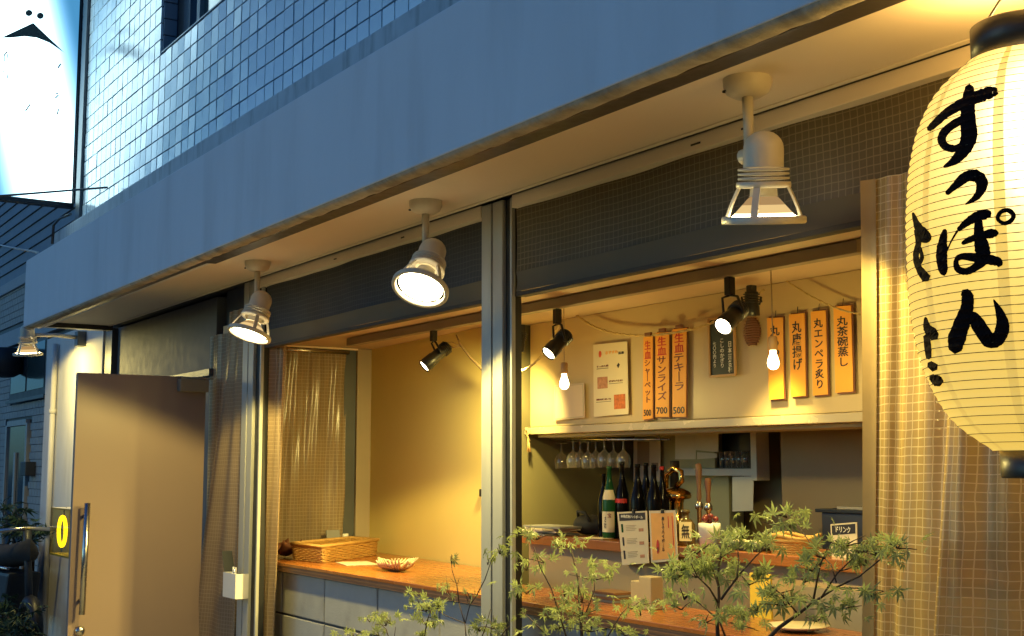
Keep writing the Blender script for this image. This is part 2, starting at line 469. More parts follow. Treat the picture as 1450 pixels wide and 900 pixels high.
bx('soffit_gap', K['black'], B, -9.438, 1.2, 2.613, 2.70, 2.606, 2.64, 0)
# header under the soffit
bx('window_header', K['soffit'], B, -6.62, -4.225, 2.632, 2.70, 2.548, 2.600, .003)
bx('window_header', K['soffit'], B, -3.995, 1.2, 2.632, 2.70, 2.550, 2.601, .003)
for x, w in ((-4.9, .03), (-2.95, .045), (-2.72, .03), (-5.6, .03)):
    bx('header_slot', K['black'], B, x, x+w, 2.6305, 2.6325, 2.568, 2.574, 0)
# upper wall
TY = 2.5
UW = MB().box(-9.93, 1.2, TY+.014, 2.9, 3.02, 4.30).box(-9.93, -8.09, TY+.014, 2.9, 4.301, 6.2)
UW.box(-6.0, 1.2, TY+.014, 2.9, 4.301, 6.2).build('upper_wall', K['mortar'], B)
upper = B.children[-1] if False else [o for o in bpy.data.objects if o.name == 'upper_wall'][0]
def ledge(u, v): pass
mb = MB().box(-10.5, 1.2, 2.42, 2.60, 3.0, 3.455); mb.build('wall_ledge', K['ledge'], B, .012)
mb = MB().prism([(-10.5, 2.43, 3.456), (-10.5, 2.52, 3.456), (-10.5, 2.52, 3.475)], (11.7, 0, 0)); mb.build('ledge_flashing', K['concrete'], B)
bx('corner_strip', K['aludark'], B, -10.06, -9.935, 2.47, 2.9, 3.46, 6.2, .006)
# tiles
PXW, PZH, JT = .124, .1155, .010
def tile_mesh(i):
    rnd = random.Random(i)
    mb = MB().box(-(PXW-JT)/2, (PXW-JT)/2, -.006, .010, -(PZH-JT)/2, (PZH-JT)/2)
    bmesh.ops.bevel(mb.bm, geom=[e for e in mb.bm.edges if e.calc_face_angle(0) > .6], offset=.003, segments=1, affect='EDGES')
    me = bpy.data.meshes.new('tile'); mb.bm.to_mesh(me); mb.bm.free(); me.materials.append(K['tile']); return me
TM = [tile_mesh(i) for i in range(2)]
cand = []
WX0, WX1, WZ0 = -8.07, -6.1, 4.315
for r in range(24):
    z = 3.478 + PZH*(r+.5)
    for c in range(96):
        x = -9.93 + PXW*(c+.5)
        if x > -3: continue
        if x+PXW/2 > WX0 and x-PXW/2 < WX1 and z+PZH/2 > WZ0: continue
        q = Vector((x, TY, z))-EYE; dz = q.dot(FW); sx, sy = 725+FPX*q.dot(RT)/dz, 450+FPX*q.dot(DN)/dz
        if sx < 60 or sy < -180: continue
        vis = sx > 110 and sy > -20
        cand.append((0 if vis else 1, dz, x, z))
cand.sort()
rest = bmesh.new()
for k, (vis, dz, x, z) in enumerate(cand):
    rot = Matrix.Rotation(random.gauss(0, .010), 4, 'Z') @ Matrix.Rotation(random.gauss(0, .010), 4, 'X')
    pos = Vector((x+random.gauss(0, .0008), TY+random.gauss(0, .0008), z))
    if k < 300:
        o = link(bpy.data.objects.new('tile', TM[k % 2])); o.parent = upper
        o.matrix_local = Matrix.Translation(pos-ORG[upper]) @ rot
    else:
        t2 = bmesh.new(); t2.from_mesh(TM[k % 2]); t2.transform(Matrix.Translation(pos-ORG[upper]) @ rot)
        tmp = bpy.data.meshes.new('t'); t2.to_mesh(tmp); t2.free(); rest.from_mesh(tmp); bpy.data.meshes.remove(tmp)
me = bpy.data.meshes.new('far_tiles'); rest.to_mesh(me); rest.free(); me.materials.append(K['tile'])
ft = link(bpy.data.objects.new('far_tiles', me)); ft.parent = upper; ft['kind'] = 'stuff'
# upper window, set back in a tiled reveal
win = bx('upper_window', K['aludark'], B, -7.93, -7.80, 2.60, 2.66, 4.36, 6.1)
MB().box(-7.799, -6.1, 2.62, 2.66, 4.315, 4.375).box(-7.10, -7.03, 2.60, 2.66, 4.376, 6.1).box(-7.70, -7.64, 2.61, 2.66, 4.376, 6.1).build('window_frame', K['alu'], win, .003)
MB().box(-7.639, -7.101, 2.64, 2.645, 4.376, 6.1).box(-7.029, -6.1, 2.64, 2.645, 4.376, 6.1).build('pane', K['npane'], win)
MB().box(-7.27, -7.16, 2.632, 2.639, 4.376, 6.1).build('window_curtain', K['white'], win)
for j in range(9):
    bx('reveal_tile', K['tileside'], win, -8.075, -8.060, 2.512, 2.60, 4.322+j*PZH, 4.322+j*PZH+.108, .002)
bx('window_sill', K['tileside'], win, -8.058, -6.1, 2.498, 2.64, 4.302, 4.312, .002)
bx('window_recess', K['nframe'], win, -8.058, -7.94, 2.602, 2.64, 4.313, 6.1)

# ground-floor street wall
bx('street_wall', K['plaster'], B, -11.55, -9.74, 2.64, 3.0, 0, 2.68, .008)
bx('street_wall_upper', K['plaster'], B, -10.5, -9.93, 2.62, 2.95, 2.682, 3.0, .008)
bx('entry_jamb', K['aludark'], B, -9.738, -9.55, 2.655, 2.80, 0, 2.598, .005)
bx('entry_wall', K['darkwall'], B, -9.549, -7.42, 2.70, 2.85, 0, 2.598)
bx('entry_transom', K['darkwall'], B, -7.419, -6.80, 2.76, 2.84, 2.14, 2.643)
bx('door_head', K['aludark'], B, -8.6, -7.42, 2.66, 2.699, 2.105, 2.15)
# posts
def post(x0, x1, x2, x3, ztop):
    p = MB().box(x0, (x0+x1)/2-.006, 2.632, 2.70, 0, ztop).box((x0+x1)/2+.006, x1, 2.632, 2.70, 0, ztop).build('post', K['alu'], B, .004)
    MB().box((x0+x1)/2-.0055, (x0+x1)/2+.0055, 2.646, 2.69, 0, ztop).build('post_groove', K['aludark'], p)
    MB().box(x1+.001, x2, 2.650, 2.695, 0, ztop).build('rubber_seal', K['black'], p)
    MB().box(x2+.001, x3, 2.640, 2.658, 0, ztop).build('post_edge', K['alu'], p, .002)
post(-6.795, -6.632, -6.556, -6.538, 2.598)
post(-4.217, -4.064, -4.022, -4.008, 2.596)

# interior shell
bx('floor_slab', K['darkwall'], B, -9.93, 1.2, 2.705, 5.6, 2.645, 2.69, 0)
bx('lintel_wall', K['darkwall'], B, -6.79, 1.2, 2.775, 2.85, 2.402, 2.643, 0)
bx('entry_back', K['darkwall'], B, -9.5, -7.52, 2.852, 5.4, 0, 2.643, 0)
bx('rear_wall', K['darkwall'], B, -7.51, 1.2, 5.31, 5.4, 0, 2.643, 0)
bx('entry_ceiling', K['darkwall'], B, -7.419, -6.80, 2.845, 5.3, 2.42, 2.5, 0)
CZ = 2.30
KY0 = 4.449
MB().box(-7.3, 1.0, 2.70, 5.3, CZ, CZ+.1).build('ceiling', K['ceil'], B)
MB().box(-6.535, 1.0, 2.715, 2.745, 2.262, CZ-.001).build('ceiling_edge', K['strip'], B, .002)
MB().box(-6.5, -4.57, 2.80, 2.99, 2.286, CZ-.001).box(-4.47, 1.0, 2.80, 2.99, 2.286, CZ-.001).build('ceiling_trim', K['strip'], B, .002)
a, b = Vector((-7.25, 3.665, 0)), Vector((-5.50, 3.55, 0)); nrm = Vector((.07, 1, 0)).normalized()*.12
MB().prism([a, b, b+nrm, a+nrm], (0, 0, CZ-.001)).build('yellow_wall', K['wall'], B)
MB().box(-7.3, -7.2, 3.562, 3.662, 0, CZ-.001).build('wall_pillar', K['pillar'], B, .004)
MB().box(-7.3, -7.22, 3.48, 3.56, 0, CZ-.001).build('pillar_recess', K['aludark'], B)
MB().box(-5.62, -5.50, 3.685, KY0, 0, CZ-.001).build('return_wall', K['oliveshade'], B)
bx('wall_outlet', K['black'], B, -5.70, -5.66, 3.545, 3.556, 1.39, 1.43)
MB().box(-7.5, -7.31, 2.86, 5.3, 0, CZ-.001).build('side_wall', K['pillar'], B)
KY = 4.45
MB().box(-7.3, -4.75, KY, KY+.1, 0, CZ-.001).build('kitchen_back_wall', K['olive'], B)
MB().box(-4.90, 1.0, KY+.25, KY+.35, 0, CZ-.001).build('kitchen_back_wall', K['brown'], B)
MB().box(-4.28, 1.0, KY-.1, KY+.249, 0, CZ-.001).build('kitchen_pier', K['brown'], B)
MB().box(.9, 1.0, 2.80, 5.2, 0, CZ-.001).build('side_wall', K['brown'], B)
MB().box(-7.3, 1.0, 2.64, 5.3, -.018, .002).build('shop_floor', K['floor'], B)
# hanging kitchen cupboard
CY = 3.72
cb = MB().box(-5.47, -1.2, CY, CY+.32, 1.755, CZ-.001).build('kitchen_cupboard', K['cab'], B, .004)
MB().box(-5.50, -1.2, CY-.018, CY+.32, 1.716, 1.753).build('cupboard_lip', K['strip'], cb, .004)
MB().box(-5.47, -1.2, CY+.05, CY+.30, 1.700, 1.715).build('cupboard_underside', K['olive'], cb)

# ================================================================== DOOR
D = bx('door', K['door'], B, -7.42, -7.38, 1.865, 2.63, .02, 2.09, .003)
hm = MB(); hp = [at(124, 712, X=-7.32), at(116, 870, X=-7.32)]
hm.tube(hp, .017, 12)
for f in (.12, .88):
    p = hp[0].lerp(hp[1], f); hm.tube([p, p+Vector((-.065, 0, 0))], .010, 8)
hm.build('handle', K['steel'], D)
lk = at(113, 893, X=-7.375)
MB().lathe([(.0, .02), (.02, .02), (.025, .012), (.03, 0)], Matrix.Translation(lk) @ Matrix.Rotation(R(90), 4, 'Y'), 16).build('lock', K['steel'], D)
c0, c1 = at(252, 552, X=-7.36), at(297, 537, X=-7.36)
MB().box(-7.379, -7.32, c0.y, 2.628, c0.z-.01, c1.z-.005).build('door_closer', K['pillar'], D, .006)
MB().box(-7.36, -7.335, c0.y+.01, 2.66, c1.z-.003, c1.z+.008).build('closer_arm', K['steel'], D)

# ================================================================== ROLLED MESH VALANCES
def valance(x0, x1, label, vm_):
    v = thing('mesh_valance', label, 'awning', (x0, 2.66, 2.2), 'mesh vinyl valances')
    def fn(u, w):
        x = x0+(x1-x0)*u
        return Vector((x, 2.668+.007*math.sin(x*5.1)+.004*math.sin(x*13)+.012*(1-w)*w, 2.296+.254*w))
    MB().sheet(fn, 120, 8, uvs=lambda u, w: ((x1-x0)*u, .254*w)).build('mesh_sheet', vm_, v)
    def fh(u, w):
        x = x0+(x1-x0)*u
        return Vector((x, 2.662+.007*math.sin(x*5.1)+.006*math.sin(w*3.1), 2.222+.078*w))
    MB().sheet(fh, 120, 4).build('hem', K['vhem'], v)
    MB().box(x0, x1, 2.655, 2.70, 2.204, 2.221).build('bottom_rail', K['railmatte'], v, .002)
valance(-6.53, -4.225, 'dark mesh vinyl valance above the left window opening, between the posts', K['vdarkl'])
valance(-4.0, 1.0, 'dark mesh vinyl valance above the right window opening, behind the lantern', K['vdark'])

# ================================================================== CURTAINS
def curtain(name, label, fn, w, h, m, nu=90, nv=40, group='mesh vinyl curtains'):
    c = MB().sheet(fn, nu, nv, uvs=lambda u, v: (w*u, h*v)).build(name, m, None, fix=False)
    return tag(c, label, 'curtain', group)
# large gathered curtain at the right
def fR(u, v):
    z = 2.31*(1-v)
    left = -2.225 - .115*v
    x = left + 1.45*u + .012*math.sin(40*u+2*v)
    y = 2.585 + (.022*math.sin(17*u+1.2+.5*v)+.015*math.sin(43*u+1.1*v) + .012*math.sin(5*v+9*u) + .010*math.sin(71*u+2.2*v+1) + .007*math.sin(118*u-1.5*v))*(.35+.65*min(1, u*9))
    y -= .13*max(0, v-.2)*math.exp(-((u-.22)/.10)**2) - .03*math.exp(-((u-.13)/.06)**2)
    return Vector((x, y, z))
curtain('mesh_curtain', 'wide tan mesh curtain hanging beside and below the lantern', fR, 1.75, 2.34, K['vwarm'], 260, 60)
def fRe(u, v):
    p = fR(u*.022, v); return p + Vector((-.004, -.006+.0*u, 0))
hemR = MB().sheet(fRe, 4, 50).build('curtain_hem', mat('tan_hem', (.27, .18, .065), .6, var=.12, scale=20), bpy.data.objects['mesh_curtain'], fix=False)
# thin front curtain at the entrance
EDGE = [at(332, 400, Y=2.665), at(327, 470, Y=2.665), at(314, 590, Y=2.665), at(300, 690, Y=2.665), at(270, 900, Y=2.665), at(225, 1210, Y=2.665)]
def fE(u, v):
    z = 2.46*(1-v)
    lx = EDGE[-1].x
    for p, q in zip(EDGE, EDGE[1:]):
        if q.z <= z <= p.z: lx = p.x+(q.x-p.x)*(p.z-z)/(p.z-q.z)
    if z > EDGE[0].z: lx = EDGE[0].x
    rx = -6.80
    return Vector((lx+(rx-lx)*u, 2.648+.012*math.sin(16*u+2*v)*(.4+v)-.02*v*math.sin(7*u), z))
curtain('entrance_curtain', 'dark brown mesh curtain swept sideways beside the left post', fE, .62, 2.42, K['vdrop'], 40, 40)
def fE2(u, v):
    z = 2.35*(1-v)
    return Vector((-7.47 + .66*u, 2.682+.008*math.sin(20*u+v)+.004*math.sin(47*u), z))
curtain('entrance_curtain', 'tan mesh curtain hanging in the doorway right behind the open door', fE2, .62, 2.35, K['vclear'], 50, 30)
# inside the left post
XP0, XP1 = at(369, 600, Y=2.72).x, at(400, 500, Y=2.72).x
def fP(u, v):
    z = 2.26*(1-v)
    x0 = XP0; x1 = XP1 - .10*v
    return Vector((x0+(x1-x0)*u, 2.725+.025*math.sin(9*u+.8*v)+.008*math.sin(30*u+5*v), z))
curtain('post_curtain', 'bunched tan mesh curtain just right of the left post', fP, .20, 2.26, K['vdrop'], 40, 60)
# side curtain on the rod
def fS(u, v):
    z = 2.265*(1-v)
    return Vector((-7.215+.007*math.sin(22*u+1)+.008*math.sin(9*v+11*u)*math.sin(5*v)+.003*math.sin(60*u+14*v)+.003*math.sin(33*v+8*u), 2.99+.50*u, z))
curtain('side_curtain', 'glossy clear mesh curtain on a rod behind the flat basket', fS, .50, 2.265, K['vclear'], 60, 60)
rod = MB().tube([(-7.205, 2.96, 2.272), (-7.205, 3.50, 2.272)], .014, 10).build('curtain_rod', K['steel'], None)
tag(rod, 'short metal rod carrying the glossy side curtain', 'curtain rod')
bx_trim = bx('rod_pelmet', K['soffit'], None, -7.24, -7.19, 2.96, 3.56, 2.287, 2.2985); tag(bx_trim, 'narrow pale board above the side curtain rod', 'trim')

# ================================================================== WINDOW COUNTER AND BLOCK WALL
ct = thing('window_counter', 'long varnished orange plywood counter running along the shop window', 'counter', (-4, 3, 0))
MB().prism([(-6.76, 2.80, 1.004), (-1.0, 2.80, 1.004), (-1.0, 3.20, 1.004), (-4.8, 3.20, 1.004), (-5.45, 3.535, 1.004), (-7.19, 3.655, 1.004), (-7.19, 2.95, 1.004)], (0, 0, .016)).build('counter_top', K['counter'], ct, .002)
for i in range(4):
    z1 = 1.0035-i*.0075
    MB().box(-6.76, -1.0, 2.801+.0015*(i % 2), 3.15, z1-.007, z1).build('plywood_ply', K['ply' if i % 2 else 'plydark'], ct)
bw = thing('block_wall', 'grey concrete block wall under the window counter', 'wall', (-4, 2.9, 0))
MB().box(-6.76, -1.0, 2.852, 3.02, 0, .972).build('grout_core', K['grout'], bw)
xs = [-6.76, -6.70+.045, -6.10, -5.50]
while xs[-1] < -1.2: xs.append(xs[-1]+.60)
zr = [.970, .735, .50, .265, .02]
def blk(w, h):
    mb = MB().box(0, w, 0, .02, 0, h)
    bmesh.ops.bevel(mb.bm, geom=mb.bm.edges[:], offset=.004, segments=1, affect='EDGES')
    me = bpy.data.meshes.new('block'); mb.bm.to_mesh(me); mb.bm.free(); me.materials.append(K['block']); return me
BMS = {}
for r in range(4):
    for i in range(len(xs)-1):
        w = round(xs[i+1]-xs[i]-.012, 3); h = round(zr[r]-zr[r+1]-.012, 3)
        if (w, h) not in BMS: BMS[(w, h)] = blk(w, h)
        o = link(bpy.data.objects.new('block', BMS[(w, h)])); o.parent = bw
        o.location = Vector((xs[i]+.006, 2.842+random.gauss(0, .0008), zr[r+1]+.006)) - ORG[bw]

# ================================================================== BAR
br = thing('bar', 'beige fronted inner bar with an orange wooden top carrying the bottles', 'bar', (-4, 3.6, 0))
MB().box(-5.25, -1.2, 3.50, 3.90, 1.172, 1.214).build('bar_top', K['counter'], br, .003)
MB().box(-5.25, -1.2, 3.56, 3.70, 0, 1.171).build('bar_front', K['bartan'], br)
MB().box(-3.45, -2.9, 3.548, 3.559, .3, 1.10).build('front_panel', K['pillar'], br, .002)
BZ = 1.2145

# ================================================================== TRACK RAIL AND SPOTLIGHTS
rail = bx('track_rail', K['rail'], None, -6.62, -2.78, 3.20, 3.245, 2.252, 2.296, .003)
tag(rail, 'long straight lighting track under the shop ceiling', 'track rail')
bx('rail_end', K['brown'], rail, -2.779, -2.755, 3.198, 3.247, 2.25, 2.2965, .003)
def spotlight(px_top, px_front, px_back, yplane, label, lit=True, energy=30, tow=.05, aim=None, angle=80, rad=.035):
    top = at(*px_top, Y=yplane)
    zc = (top-EYE).dot(FW)
    f = EYE+ray(*px_front)*(zc-tow); b = EYE+ray(*px_back)*zc
    t = thing('spotlight', label, 'spotlight', top, 'black track spotlights')
    ax = (f-b).normalized(); L = (f-b).length
    M4 = Matrix.Translation(b) @ frame(-ax).to_4x4()
    MB().lathe([(.0, -.004), (rad*.80, -.004), (rad*.84, 0), (rad*.9, L*.55), (rad, L*.6), (rad*1.04, L*.985), (rad*.98, L), (rad*.9, L*.97)], M4, 24).build('lamp_body', K['blackmetal'], t)
    fin = MB()
    for k in range(4):
        fin.lathe([(rad*.83, .004+k*.010), (rad*1.06, .005+k*.010), (rad*1.06, .009+k*.010), (rad*.83, .010+k*.010)], M4, 20)
    fin.build('cooling_fins', K['blackmetal'], t)
    MB().lathe([(0, L*.955), (rad*.9, L*.955)], M4, 24).build('lamp_face', K['warmemit'] if lit else K['white'], t)
    mid = b+ax*L*.42
    MB().box(top.x-.015, top.x+.015, top.y-.015, top.y+.015, top.z-.055, top.z+.012).build('track_adapter', K['blackmetal'], t, .003)
    side = ax.cross(Vector((0, 0, 1))).normalized()*(rad+.007)
    yk = MB(); t0 = top-Vector((0, 0, .055))
    for s in (-1, 1):
        yk.tube([t0, t0+side*s*.8-Vector((0, 0, .008)), mid+side*s+Vector((0, 0, .02)), mid+side*s], .0055, 6)
    yk.build('yoke', K['blackmetal'], t)
    if lit: lamp_light('spot_light', 'SPOT', f+ax*.012, energy, WARM2, t, (Vector(aim)-f) if aim else ax, angle, 1.0, .03)
    return t
spotlight((614, 468), (600, 519), (634, 490), 3.222, 'black track spotlight left of the middle post, lit, pointing down left', energy=380, tow=.06, angle=105)
spotlight((789, 441), (776, 501), (803, 473), 3.222, 'black track spotlight above the left hanging bulb, lit, pointing down left', energy=220, tow=.065)
spotlight((1033, 397), (1023, 463), (1049, 436), 3.222, 'black track spotlight in front of the blackboard, its bright face turned to the street', energy=170, tow=.10)
spotlight((1064, 408), (1064, 447), (1064, 414), 3.5, 'small black spotlight behind the brightest spotlight, pointing straight down', energy=90, tow=.0, rad=.032)
spotlight((738, 463), (734, 497), (739, 470), 3.38, 'black spotlight half hidden right behind the middle post, pointing down at the yellow wall', energy=205, tow=.0, rad=.026, aim=(-6.1, 3.60, 1.2), angle=112)

# ================================================================== BARE BULBS
def bulb(px_top, px_c, Y, label):
    top = at(*px_top, Y=Y); c = at(*px_c, Y=Y); top.x = c.x
    top.z = CZ
    t = thing('pendant_bulb', label, 'light bulb', top, 'bare hanging bulbs')
    MB().tube([top, c+Vector((0, 0, .09))], .0022, 6).build('cord', K['faint'], t)
    MB().lathe([(0, .098), (.014, .096), (.017, .09), (.017, .05), (.012, .045)], Matrix.Translation(c), 16).build('lamp_holder', K['wood'], t)
    MB().lathe([(.011, .047), (.0125, .032), (.019, .014), (.0225, -.002), (.019, -.017), (.010, -.025), (0, -.027)], Matrix.Translation(c), 20).build('glass_bulb', K['bulbemit'], t)
    lamp_light('bulb_light', 'POINT', c-Vector((0, 0, .06)), 5, WARM, t, size=.03)
bulb((798, 480), (799, 543), 3.32, 'bare bulb hanging at the left, in front of the faded paper')
bulb((1091, 400), (1095, 513), 3.32, 'bare bulb hanging at the right, in front of the orange strips')

# ================================================================== THINGS ON THE CUPBOARD FRONT
FY = CY-.004
UPZ = Vector((0, 0, 1))
def card(name, label, cat, corners, Y, m, th=.003, group=None, back=None):
    """flat card hung in plane Y, corners are photo pixels tl, tr, br, bl"""
    P = [at(*c, Y=Y) for c in corners]
    cen = sum(P, Vector())/4
    t = thing(name, label, cat, (cen.x, Y, min(p.z for p in P)), group)
    MB().prism(P, (0, th, 0)).build('sheet', m, t)
    if back:
        MB().prism([p+Vector((.006, th+.001, -.006 if p.z < cen.z else .005)) for p in P], (0, .003, 0)).build('backing_board', back, t)
    return t, P, cen
def on(P, u, v):
    a = P[0].lerp(P[1], u); b = P[3].lerp(P[2], u); return a.lerp(b, v)
SY = CY-.022
STR = [((911, 477), (924, 476), (924, 592), (910, 594), '生血', 'シャ｜ベット', '500', 'left'),
       ((928, 471), (947, 470), (947, 590), (928, 590), '生血', 'サンライズ', '700', 'middle'),
       ((952, 466), (972, 464), (971, 590), (952, 590), '生血', 'テキ｜ラ', '500', 'right')]
for q in STR:
    t, P, c = card('menu_strip', f'orange paper menu strip lettered in red, {q[7]} one of the three, priced {q[6]}', 'menu strip', q[:4], SY, K['orange'], group='orange menu strips', back=K['strip_back'])
    w = (P[1]-P[0]).length; h = P[0].z-P[3].z
    for txt, v0, v1, m in ((q[4], .05, .27, K['redink']), (q[5], .285, .80 if len(q[5]) > 4 else .70, K['darkred']), (q[6], .885, .965, K['ink'])):
        p = on(P, .5, (v0+v1)/2)+Vector((0, -.0015, 0))
        if txt.isdigit(): lettering(txt, p, .03, m, t, width=w*.80, height=h*(v1-v0))
        else: lettering('\n'.join(txt), p, .03, m, t, width=w*.66, height=h*(v1-v0))
STR2 = [((1086, 450), (1108, 449), (1110, 564), (1089, 566), '丸もつ', .10, .48, 'leftmost, half hidden by a bulb'),
        ((1117, 445), (1139, 443), (1141, 560), (1120, 562), '丸唐揚げ', .09, .68, 'second, reading in four characters'),
        ((1148, 441), (1169, 439), (1172, 558), (1151, 560), '丸エンペラ炙り', .09, .92, 'third, lettered down to its foot'),
        ((1180, 434), (1205, 432), (1208, 554), (1183, 556), '丸茶碗蒸し', .12, .70, 'rightmost, beside the curtain')]
for q in STR2:
    t, P, c = card('menu_strip', f'orange paper menu strip lettered in black, {q[7]}', 'menu strip', q[:4], SY, K['orange'], group='orange menu strips', back=K['strip_back'])
    w = (P[1]-P[0]).length; h = P[0].z-P[3].z
    lettering('\n'.join(q[4]), on(P, .5, (q[5]+q[6])/2)+Vector((0, -.0015, 0)), .03, K['ink'], t, width=w*.62, height=h*(q[6]-q[5]))
    tp = on(P, .5, 0)
    MB().tube([tp+Vector((0, .003, 0)), tp+Vector((0, .008, .03))], .0015, 5).build('hanging_loop', K['ink'], t)
# food poster
t, P, c = card('food_poster', 'cream food poster with red title and three small pictures', 'poster', ((840, 488), (888, 483), (890, 586), (841, 590)), SY, K['paper'], .001)
w = (P[1]-P[0]).length; h = P[0].z-P[3].z
UPm = Vector((0, -.0015, 0))
lettering('おすすめ', on(P, .55, .13)+UPm, .03, K['orange'], t, width=w*.36, height=h*.045)
lettering('品書', on(P, .83, .15)+UPm, .03, K['ink'], t, width=w*.16, height=h*.035)
def patch(u0, u1, v0, v1, m, nm, tt, PP, off=.0012):
    MB().prism([on(PP, u0, v0)+Vector((0, -off, 0)), on(PP, u1, v0)+Vector((0, -off, 0)), on(PP, u1, v1)+Vector((0, -off, 0)), on(PP, u0, v1)+Vector((0, -off, 0))], (0, .0008, 0)).build(nm, m, tt)
photo = mat('printed_food', (.50, .14, .03), .5, var=.8, scale=60)
photo2 = mat('printed_shell', (.42, .20, .11), .5, var=.7, scale=50)
rd = mat('printed_lantern_red', (.65, .09, .04), .5, var=.3)
cc = on(P, .21, .14)+UPm
MB().lathe([(0, 0), (.011, 0)], Matrix.Translation(cc) @ Matrix.Rotation(R(90), 4, 'X') @ Matrix.Diagonal((1, 1.5, 1, 1)), 14).build('printed_lantern', rd, t)
for ln, (u0, u1, v) in zip(('すっぽん鍋', '唐揚げ各種', '雑炊あり'), ((.10, .45, .31), (.46, .86, .53), (.08, .52, .77))):
    lettering(ln, on(P, (u0+u1)/2, v)+UPm, .02, K['darkred'], t, width=w*(u1-u0), height=h*.028)
    patch(u0, u1, v+.03, v+.036, K['ink'], 'rule', t, P)
pc = on(P, .74, .32)+UPm
MB().prism([pc+Vector((-.012, 0, 0)), pc+Vector((.002, 0, .012)), pc+Vector((.012, 0, .003)), pc+Vector((.0, 0, -.014))], (0, .0006, 0)).build('printed_turtle', K['ink'], t)
patch(.12, .42, .46, .62, photo2, 'printed_picture', t, P)
patch(.60, .92, .72, .92, photo, 'printed_picture', t, P)
# faded paper
t, P, c = card('faded_paper', 'faded pinkish sheet with a thin border below the left bulb', 'paper', ((785, 545), (827, 542), (828, 591), (784, 595)), SY, mat('pinkish_paper', (.62, .50, .36), .6, var=.04), .001)
for (u0, u1, v0, v1) in ((.03, .97, .03, .045), (.03, .97, .955, .97), (.03, .045, .046, .954), (.955, .97, .046, .954)):
    patch(u0, u1, v0, v1, K['faint'], 'border_line', t, P)
# blackboard
t, P, c = card('blackboard', 'small wood framed blackboard with white chalk writing behind a spotlight', 'blackboard', ((1004, 452), (1040, 449), (1042, 530), (1006, 533)), SY, K['board'], .008)
fm = MB()
for i in range(4):
    fm.tube([P[i]+Vector((0, -.002, 0)), P[(i+1) % 4]+Vector((0, -.002, 0))], .0065, 4, smooth=False)
fm.build('frame', K['wood'], t)
w = (P[1]-P[0]).length; h = P[0].z-P[3].z
for txt, u, v0, v1, ww in (('日本酒各種', .80, .42, .95, .15), ('こしのかぎり', .50, .36, .86, .16), ('七〇〇円より', .20, .40, .85, .12)):
    lettering('\n'.join(txt), on(P, u, (v0+v1)/2)+UPm, .02, K['chalk'], t, width=w*ww, height=h*(v1-v0))
# woven shell decoration
sh = at(1066, 470, Y=SY+.005)
t = thing('woven_scrubber', 'dark brown spiny woven ornament hanging right of the blackboard', 'ornament', sh)
mb = MB()
for k in range(11):
    zz = .052-.0104*k; ww = .047*math.sqrt(max(.08, 1-((zz)/.06)**2))
    mb.tube([sh+Vector((-ww, 0, zz)), sh+Vector((-ww*.5, -.016, zz+.002)), sh+Vector((ww*.5, -.016, zz+.002)), sh+Vector((ww, 0, zz))], .0058, 6)
mb.build('woven_body', K['strip_back'], t)
mb = MB()
for k in range(26):
    a_ = 2*math.pi*k/26; d = Vector((math.cos(a_)*.046, 0, math.sin(a_)*.058))
    mb.tube([sh+d*.85, sh+d*1.18+Vector((0, -.004, .006))], [.003, .001], 5)
mb.build('spines', K['wood'], t)
# garland rope with twigs
def rope(name, label, pts, Y0, Y1, rad=.0062, sag=0, seg=10):
    W_ = [at(x, y, Y=Y0+(Y1-Y0)*i/(len(pts)-1)) for i, (x, y) in enumerate(pts)]
    P_ = []
    for i in range(len(W_)-1):
        p0, p1, p2, p3 = W_[max(i-1, 0)], W_[i], W_[i+1], W_[min(i+2, len(W_)-1)]
        for k in range(seg):
            s = k/seg
            P_.append(.5*((2*p1)+(p2-p0)*s+(2*p0-5*p1+4*p2-p3)*s*s+(3*p1-p0-3*p2+p3)*s**3))
    P_.append(W_[-1])
    mb = MB()
    for ph in (0, math.pi):
        tw = [p+Vector((0, math.cos(i*1.3+ph), math.sin(i*1.3+ph)))*rad*.55 for i, p in enumerate(P_)]
        mb.tube(tw, rad*.62, 6)
    o = mb.build(name, K['rope'], None); tag(o, label, 'rope', 'twisted straw ropes'); return o, P_
rope('straw_rope', 'straw rope sagging from the ceiling to the three red lettered strips', [(817, 447), (845, 464), (880, 473), (925, 474), (975, 467), (1010, 456), (1040, 440), (1082, 410)], 3.66, 3.66)
rope('straw_rope', 'thin straw rope from the ceiling above the bulb down to the curtain', [(1114, 398), (1150, 420), (1190, 438), (1228, 446)], 3.66, 3.66, .0038)
rope('straw_rope', 'pale rope curving from behind the middle post up to the second spotlight', [(690, 520), (728, 527), (755, 515), (775, 490), (792, 458)], 3.46, 3.40, .006)
tw = thing('dry_branch', 'dry forked branch hanging from the ceiling left of the middle post', 'branch', at(645, 474, Y=3.49))
mb = MB()
mb.tube([at(x, y, Y=3.49) for x, y in ((646, 474), (652, 488), (666, 506), (682, 522), (692, 530))], [.003, .006, .007, .008, .008], 6)
mb.tube([at(x, y, Y=3.49) for x, y in ((652, 490), (642, 492), (634, 487))], [.005, .003, .0015], 5)
mb.tube([at(x, y, Y=3.49) for x, y in ((650, 489), (640, 484), (630, 485))], [.004, .002, .001], 5)
mb.build('twig', K['barkdry'], tw)
# clips holding the strips on the rope
for i, (x, y) in enumerate(((918, 473), (938, 467), (962, 462))):
    p = at(x, y, Y=3.655)
    o = MB().box(p.x-.022, p.x+.022, p.y-.006, p.y+.006, p.z-.008, p.z+.008).build('clothes_peg', K['strip_back'], None, .003)
    tag(o, f'dark wooden peg clipping the {("left", "middle", "right")[i]} red lettered strip to the rope', 'peg', 'pegs on the straw rope')
